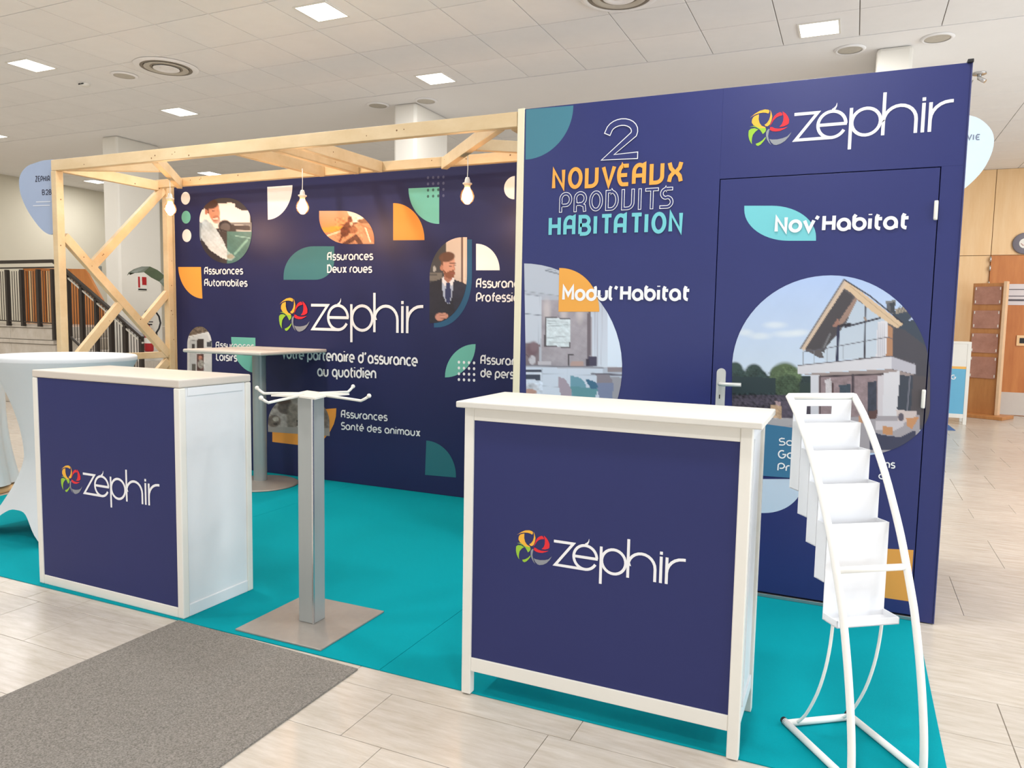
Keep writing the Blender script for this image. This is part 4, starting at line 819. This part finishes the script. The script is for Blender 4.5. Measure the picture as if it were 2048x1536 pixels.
# ================================================================ BROCHURE RACK
def rack():
    BL=Vector((-.138,2.627,0)); e=Vector((.809,.588,0)).normalized(); n=Vector((e.y,-e.x,0)); t=thing('brochure_rack','white tubular brochure rack with five stepped empty pockets','rack',(BL.x,BL.y,.0045))
    Wd=.246; L=lambda x,s,z:e*x+n*s+Vector((0,0,z-.0045)); r=.0115
    prof=[(-.088,1.124),(-.03,1.066),(.026,.992),(.09,.892),(.143,.79),(.182,.706),(.214,.622),(.240,.55),(.262,.483),(.292,.36),(.313,.255),(.328,.16),(.336,.08),(.338,.016)]
    # smooth profile
    def sm(P,k=3):
        o=[]
        for i in range(len(P)-1):
            p0=P[max(i-1,0)];p1=P[i];p2=P[i+1];p3=P[min(i+2,len(P)-1)]
            for q in range(k):
                tt=q/k; o.append(tuple(.5*((2*p1[a])+(-p0[a]+p2[a])*tt+(2*p0[a]-5*p1[a]+4*p2[a]-p3[a])*tt**2+(-p0[a]+3*p1[a]-3*p2[a]+p3[a])*tt**3) for a in range(2)))
        return o+[P[-1]]
    prof=sm(prof)
    for x in (0,Wd):
        b=B(); tube(b,[L(x,s,z) for s,z in prof],r,16); obj('side_tube',b,M_rack,t)
        b=B(); tube(b,[L(x,-.012,.016),L(x,.36,.016)],r,16); fb=obj('floor_tube',b,M_rack,t)
        for s in (-.012,.36):
            b=B(); lathe(b,[(0,-.011),(.0114,-.011),(.0114,.011),(0,.011)],(0,0,0),14); bmesh.ops.rotate(b,verts=b.verts,cent=(0,0,0),matrix=Vector((0,0,1)).rotation_difference(n).to_matrix()); bmesh.ops.translate(b,verts=b.verts,vec=L(x,s,.016)); obj('end_cap',b,M_blackr,fb)
    for s,z,rr in ((0.0,.016,r),(-.088,1.122,r),(.213,.62,.0105)):
        b=B(); tube(b,[L(0,s,z),L(Wd,s,z)],rr,14); obj('cross_tube',b,M_rack,t)
    for x in (.035,Wd-.035):
        b=B(); tube(b,[L(x,s,z) for s,z in sm([(.165,.437),(.158,.36),(.140,.27),(.105,.17),(.05,.07),(.004,.018)])],.005,10); obj('rear_rod',b,M_rack,t)
    def quad(b,x0,x1,s0,s1,z0,z1):
        V=[L(x,s,z) for x in (x0,x1) for s in (s0,s1) for z in (z0,z1)]; vs=[b.verts.new(v) for v in V]
        for f in ((0,1,3,2),(4,6,7,5),(0,4,5,1),(2,3,7,6),(0,2,6,4),(1,5,7,3)): b.faces.new([vs[i] for i in f])
    th=.003; x0,x1=.014,Wd-.014
    spec=[(-.08,.81,1.112),(-.025,.735,1.04),(.03,.655,.957),(.085,.555,.858),(.14,.437,.743)]
    for i,(s,zb,zt) in enumerate(spec):
        b=B()
        if i==0:
            hx0,hx1,hz0,hz1=.062,.158,1.062,1.09
            quad(b,x0,hx0,s,s+th,zb,zt); quad(b,hx1,x1,s,s+th,zb,zt); quad(b,hx0,hx1,s,s+th,zb,hz0); quad(b,hx0,hx1,s,s+th,hz1,zt)
        else: quad(b,x0,x1,s,s+th,zb,zt)
        bp_=obj('back_plate',b,M_rack2,t)
        if i==0: bp_['label']='back plate with grip slot'
        b=B(); sd=.052 if i<4 else .075
        quad(b,x0,x1,s+th,s+sd,zb,zb+th)
        if i==4: quad(b,x0,x1,s+sd-th,s+sd,zb,zb+.022)
        obj('pocket_floor',b,M_rack2,t)
        for xx in (x0,x1-th):
            b=B()
            ztf=spec[i+1][2] if i<4 else zb+.022
            ztf=min(ztf,zt)
            V=[L(xx,s+th,zb),L(xx,s+sd,zb),L(xx,s+sd,ztf),L(xx,s+th,ztf)]; prism(b,V,e*th); obj('pocket_side',b,M_rack2,t)
rack()
# ================================================================ HANGING / POST SIGNS
def outline_smooth(P,k=4):
    o=[];n=len(P)
    for i in range(n):
        p0,p1,p2,p3=P[i-1],P[i],P[(i+1)%n],P[(i+2)%n]
        for q in range(k):
            t=q/k; o.append(tuple(.5*((2*p1[a])+(-p0[a]+p2[a])*t+(2*p0[a]-5*p1[a]+4*p2[a]-p3[a])*t**2+(-p0[a]+3*p1[a]-3*p2[a]+p3[a])*t**3) for a in range(2)))
    return o
YS=3.90
P=[(104,319)]+outline_smooth([(104,319),(86,321),(70,326),(55,332),(43,345),(38,362),(41,388),(52,415),(66,438),(82,458),(94,467),(102,469),(108,464),(110,452),(108,420)],3)[3:-6]+[(109,400),(106,350)]
bm=B(); prism(bm,[at(u,v,'y',YS) for u,v in P],(0,.012,0)); sg=tag(obj('booth_number_sign',bm,M_signb),'pale blue teardrop sign reading B28 on the left timber post','sign')
for t_,l,r,top in (("ZEPHIR",(71,363),(99,362),353),("B28",(84.5,389.5),(101,389),380)):
    pr=Print(YS-.001); pr.text(t_,l,r,top,.24,lin((40,40,62))); pr.build('lettering',sg)
pr=Print(YS-.001)
for a,b,v in ((72,101,404),(66,100,411.5)): pr.ribbon([pr.pt(a,v),pr.pt(b,v-1)],.008,lin((206,212,224)))
pr.build('small_print',sg)
# right neighbouring sign
YS2=6.2
P=outline_smooth([(1880,225),(1940,231),(1966,242),(1984,262),(1988,284),(1982,310),(1966,340),(1944,364),(1925,380),(1900,398),(1880,400),(1868,380),(1866,300)],3)
bm=B(); prism(bm,[at(u,v,'y',YS2) for u,v in P],(0,.012,0)); sg2=tag(obj('neighbour_stand_sign',bm,M_signday),'daylit-toned blue teardrop sign ending in VIE, poking out behind the navy partition','sign')
pr=Print(YS2-.001); pr.text("VIE",(1934,279.5),(1958,279.5),269.5,.3,lin((120,130,150))); pr.build('lettering',sg2)
bm=B(); a=at(1870,300,'y',YS2+.03); box(bm,a.x-.02,a.x+.02,YS2+.012,YS2+.05,0,2.55,.003); obj('sign_pole',bm,M_pine,sg2)
# ================================================================ CEILING FITTINGS
def clight(x,y,lab,mk=None):
    t=thing('ceiling_light',lab,'ceiling light',(x,y,ZC),0,'square recessed ceiling lights')
    b=B(); s=.16
    for a0,a1,b0,b1 in ((-s,s,-s,-s+.015),(-s,s,s-.015,s),(-s,-s+.015,-s+.015,s-.015),(s-.015,s,-s+.015,s-.015)): box(b,a0,a1,b0,b1,-.008,-.0005)
    obj('frame',b,M_white,t); b=B(); box(b,-s+.015,s-.015,-s+.015,s-.015,-.006,-.0008); obj('diffuser',b,M_lamp,t)
    l=bpy.data.lights.new('panel_light','AREA'); l.size=.29; l.energy=PANEL_E; l.color=(1,.985,.97); lo=bpy.data.objects.new('panel_light',l); COL.objects.link(lo); lo.parent=t; lo.location=(0,0,-.012)
LX=-3.9913
for (i,j,lab) in ((0,0,'square ceiling light at the top centre left, largest in the picture'),(-1,0,'square ceiling light near the upper left edge, right of none'),(0,1,'square ceiling light above the middle of the timber frame'),(-1,1,'square ceiling light above the left part of the timber frame'),(1,1,'square ceiling light above the navy partition'),(-2,1,'small square ceiling light at the far left above the teardrop sign')):
    if lab.endswith('none'): lab='square ceiling light at the upper left edge of the picture'
    clight(LX+3.6*i+(.05 if i==-1 else 0)+(.1 if i==-2 else 0),5.038+1.8*j+(-.05 if i==-2 else 0),lab)
clight(-10.34,10.0,'faint far ceiling light seen through the timber frame above the navy wall'); clight(-13.1,9.9,'faint far ceiling light seen between left post and column')
for x,y in ((-11.2,4.98),(-11.2,3.2),(-.39,5.04),(3.2,5.04),(3.2,6.84),(-3.99,3.23),(-7.59,3.23),(-.39,3.23),(3.2,3.23),(-3.99,1.43),(-.39,1.43),(3.2,1.43),(-.39,-.37),(-3.99,-.37),(-7.59,1.43),(3.4,10.),(3.4,12.),(5.2,9.),(5.2,11.),(-3.1,10.)): clight(x,y,'unseen square ceiling light, added to light the hall')  # panels out of view, added to brighten the hall and far wood wall
def roundfit(name,x,y,rads,lab,grp=None):
    t=thing(name,lab,'vent' if 'vent' in name else 'speaker',(x,y,ZC-.002),0,grp)
    for k,(r0,r1,z0,z1,m) in enumerate(rads):
        b=B(); lathe(b,[(r0,z0),((r0+r1)/2,min(z0,z1)-.006),(r1,z1)],(0,0,0),48); obj('ring' if k else 'outer_rim',b,m,t)
BIG=[(.3,.24,-.002,-.012,M_cplas),(.24,.2,-.010,-.001,M_ventd),(.205,.15,-.016,-.010,M_vent),(.15,.12,-.010,-.003,M_ventd),(.122,.06,-.02,-.014,M_cplas),(.06,.0,-.016,-.018,M_cplas)]
roundfit('air_vent',-6.31,5.57,BIG,'large round ceiling air vent at the upper left')
roundfit('air_vent',-1.72,5.62,BIG,'round ceiling air vent cut by the top edge of the picture')
roundfit('air_vent',1.35,6.7,BIG,'round ceiling air vent cut by the top right corner')
SM=[(.13,.1,-.002,-.01,M_cplas),(.105,.0,-.006,-.006,M_vent)]
for x,y,lab in ((-6.94,5.6,'round ceiling speaker beside the large air vent'),(-5.107,7.447,'left small round ceiling fitting above the middle column'),(-4.494,7.486,'right small round ceiling fitting above the middle column'),(-.165,7.436,'round ceiling speaker above the navy partition'),(.504,7.406,'round ceiling speaker at the upper right')):
    roundfit('ceiling_speaker',x,y,SM,lab)  # plain speaker grilles, no lamp inside
t=thing('smoke_detector','small white smoke detector on the ceiling at upper left','detector',(-7.594,5.647,ZC)); b=B(); lathe(b,[(.05,-.001),(.05,-.018),(.035,-.03),(0,-.03)],(0,0,0),28); obj('body',b,M_white,t)
b=B()
for k in range(4): box(b,-.036+.02*k,-.024+.02*k,-.052,-.045,-.022,-.010)
obj('slots',b,M_blackr,t)
# far track spot behind partition, right
p=at(1958,160,'z',3.70); t=thing('ceiling_spotlight','small metal ceiling spotlight just right of the navy partition top','lamp',(p.x,p.y,ZC)); b=B(); lathe(b,[(0,0),(.06,0),(.06,-.015),(0,-.015)],(0,0,0),20); obj('rose',b,M_steel,t); b=B(); tube(b,[(0,0,-.015),(0,0,-.05),(.05,-.02,-.09)],.02,12); obj('spot_head',b,M_steel,t)
# ================================================================ LEFT BACKGROUND THINGS
xf=-9.383
a=at(273,552,'x',xf); c=at(291,580,'x',xf)
ya,yb_=min(a.y,c.y),max(a.y,c.y)
bm=B(); box(bm,xf,xf+.008,7.70,7.85,1.66,1.865); fs=tag(obj('fire_sign',bm,M_white),'red and white fire extinguisher sign on the white column','sign')
for y0,y1,z0,z1,m in ((7.705,7.735,1.70,1.855,M_red),(7.77,7.845,1.74,1.855,M_red),(7.705,7.845,1.665,1.685,M_blackr),(7.76,7.77,1.70,1.8,M_white)):
    b=B(); box(b,xf+.008,xf+.010,y0,y1,z0,z1); ob('pictogram',b,m,fs)
EX=Vector((-9.29,at(298,690,'x',-9.29).y,at(298,703,'x',-9.29).z))
ext=thing('fire_extinguisher','dark red fire extinguisher with looping black hose hanging on the white column','fire extinguisher',EX)
b=B(); lathe(b,[(0,0),(.055,.0),(.062,.02),(.062,.26),(.045,.33),(.02,.35),(.018,.38),(0,.38)],(0,0,0),28); obj('cylinder',b,M_red,ext)
b=B(); lathe(b,[(.0625,.12),(.0625,.2)],(0,0,0),28); obj('label_band',b,M_white,ext)
b=B(); box(b,-.02,.02,-.03,.05,.38,.4,.004); box(b,-.012,.012,-.03,.07,.42,.435,.003); obj('valve_handle',b,M_blackr,ext)
hp_=[at(u,v,'x',-9.2)-EX for u,v in ((296,650),(290,636),(291,624),(299,617),(309,620),(318,633),(321,646),(318,657),(313,665))]
b=B(); tube(b,hp_,.012,10); obj('hose',b,M_blackr,ext)
b=B(); tube(b,[hp_[-1],hp_[-1]+Vector((0,-.02,-.12))],[.012,.032],12); obj('nozzle',b,M_blackr,ext)
b=B(); box(b,-.095,-.06,-.04,.04,.06,.3); obj('wall_bracket',b,M_steel,ext)
a=at(184,531,'x',-14.09); c=at(203,551,'x',-14.09)
bm=B(); box(bm,-14.098,-14.07,a.y,c.y,c.z,a.z,.003); ps=tag(obj('wall_poster',bm,mat('poster_grey',(150,160,156),.6,noise=.2,nscale=4,c2=(110,96,90))),'small grey framed poster high on the far left wall','poster')
# plant
pl=thing('potted_plant','tall leafy plant whose dark leaf reaches in front of the white column','plant',(-7.85,7.3,0))
b=B(); lathe(b,[(0,0),(.16,0),(.2,.38),(.21,.4),(.18,.4),(.17,.36),(0,.35)],(0,0,0),32); obj('pot',b,M_pot,pl)
def leaf(P,w,name='leaf'):
    """P: midrib points (world), w: half width"""
    b=B(); n=len(P); L_=[];C_=[];R_=[]
    for i,p in enumerate(P):
        s=i/(n-1); ww=w*math.sin(PI*min(1,max(0,s*.92+.04)))**.7; d=(Vector(P[min(i+1,n-1)])-Vector(P[max(i-1,0)])).normalized(); sd=Vector((d.z*.25,.75,.0))
        sd=(sd-d*sd.dot(d)); sd=sd.normalized()*ww
        jag=Vector((0,0,-.02*(i%2)))
        L_.append(b.verts.new(Vector(p)+sd+Vector((0,0,-ww*.5))+jag-pl.location)); C_.append(b.verts.new(Vector(p)-pl.location)); R_.append(b.verts.new(Vector(p)-sd+Vector((0,0,-ww*.8))+jag-pl.location))
    for i in range(n-1): b.faces.new((L_[i],L_[i+1],C_[i+1],C_[i])); b.faces.new((C_[i],C_[i+1],R_[i+1],R_[i]))
    o=obj(name,b,M_leaf,pl,smooth=False); md=o.modifiers.new('thick','SOLIDIFY'); md.thickness=.003; return o
q=lambda u,v:at(u,v,'y',7.25)
leaf([q(360,600),q(345,572),q(330,552),q(315,540),q(300,533),q(283,533),q(268,538),q(257,545)],.10)
for a_ in range(5):
    th=R(20+a_*65); P=[Vector((-7.85+.5*s*math.cos(th),7.3+.45*s*math.sin(th),1.0+.9*s-.75*s*s*s+.1*a_)) for s in [i/8 for i in range(9)]]; leaf(P,.09)
    b=B(); tube(b,[(.0,0,.35),(.02*math.cos(th),.02*math.sin(th),1.0+.1*a_)],.012,8); obj('stem',b,M_leaf,pl)
b=B(); qq=q(360,600)-pl.location; tube(b,[(0,0,.35),(-.05,0,.9),tuple(qq)],.012,8); obj('stem',b,M_leaf,pl)
# ================================================================ RIGHT BACKGROUND THINGS
YSt=13.1
p=at(1960,826,'z',0); 
ls=thing('leaflet_stand','beech leaflet stand with four clear pockets beside the wooden door','stand',(1.88,13.25,0),R(-27))
hz=at(1975,566,'y',13.25).z
b=B(); box(b,-.30,.12,-.012,.012,.05,hz,.002); obj('board',b,M_oaks,ls)
b=B(); box(b,.12,.165,-.05,.04,.05,hz+.02,.004); obj('side_batten',b,M_oake,ls)
b=B(); box(b,-.36,.30,-.26,.2,0,.05,.006); obj('base_board',b,M_oaks,ls)
for k,(va,vb) in enumerate(((573,609),(621,657),(667,706),(714,757))):
    za,zb_=at(1975,va,'y',13.25).z,at(1975,vb,'y',13.25).z
    b=B(); box(b,-.27,.09,-.03,-.013,zb_,za,.003); pk=obj('clear_pocket',b,M_acr,ls)
    for xx in (-.255,.07):
        for zz in (zb_+.02,za-.05): b=B(); box(b,xx,xx+.012,-.034,-.03,zz,zz+.04); obj('clip',b,M_white,pk)
# neighbouring teal counter
pA=at(1932,850,'z',0); X1=pA.x; Yc=pA.y; ztop=at(1944,684,'y',Yc).z
nc=thing('neighbour_counter','white counter with light blue front half hidden behind the navy partition','counter',(X1,Yc,0))
zz=lambda v:at(1920,v,'y',Yc).z
b=B(); box(b,-1.0,.0,0,.4,ztop-.03,ztop,.003); obj('top_board',b,M_white,nc)
for x in (-1.0,-.045):
    for y in (0,.355): b=B(); box(b,x,x+.045,y,y+.045,0,ztop-.03,.003); obj('leg',b,M_white,nc)
b=B(); box(b,-.955,-.045,.004,.03,zz(733),ztop-.03); obj('white_panel',b,M_white,nc)
b=B(); box(b,-.955,-.045,.004,.03,zz(738),zz(733)); obj('orange_band',b,mat('orange_vinyl',(236,180,90),.5,noise=.02),nc)
b=B(); box(b,-.955,-.045,.004,.03,zz(828),zz(738)); fp=obj('blue_panel',b,mat('light_blue_vinyl',(104,176,208),.5,noise=.03),nc)
b=B(); box(b,-.955,-.045,0,.035,zz(836),zz(828)); obj('bottom_rail',b,M_white,nc)
pr=Print(Yc-.0); pr.text("G",(1901.5,758),(1910,758),750,.3,WH); o=pr.build('lettering',None); o.parent=nc; o.location=(-X1,-Yc,0)
bm=B(); P=[(-.9,11.05),(at(1911,861.5,'z',0).x,at(1911,861.5,'z',0).y),(at(1893,842,'z',0).x-.03,11.93),(-.9,11.9)]
prism(bm,[Vector((x,y,.001)) for x,y in P],(0,0,.006)); tag(obj('neighbour_carpet',bm,M_blue),'blue carpet corner peeking out behind the navy partition','carpet')
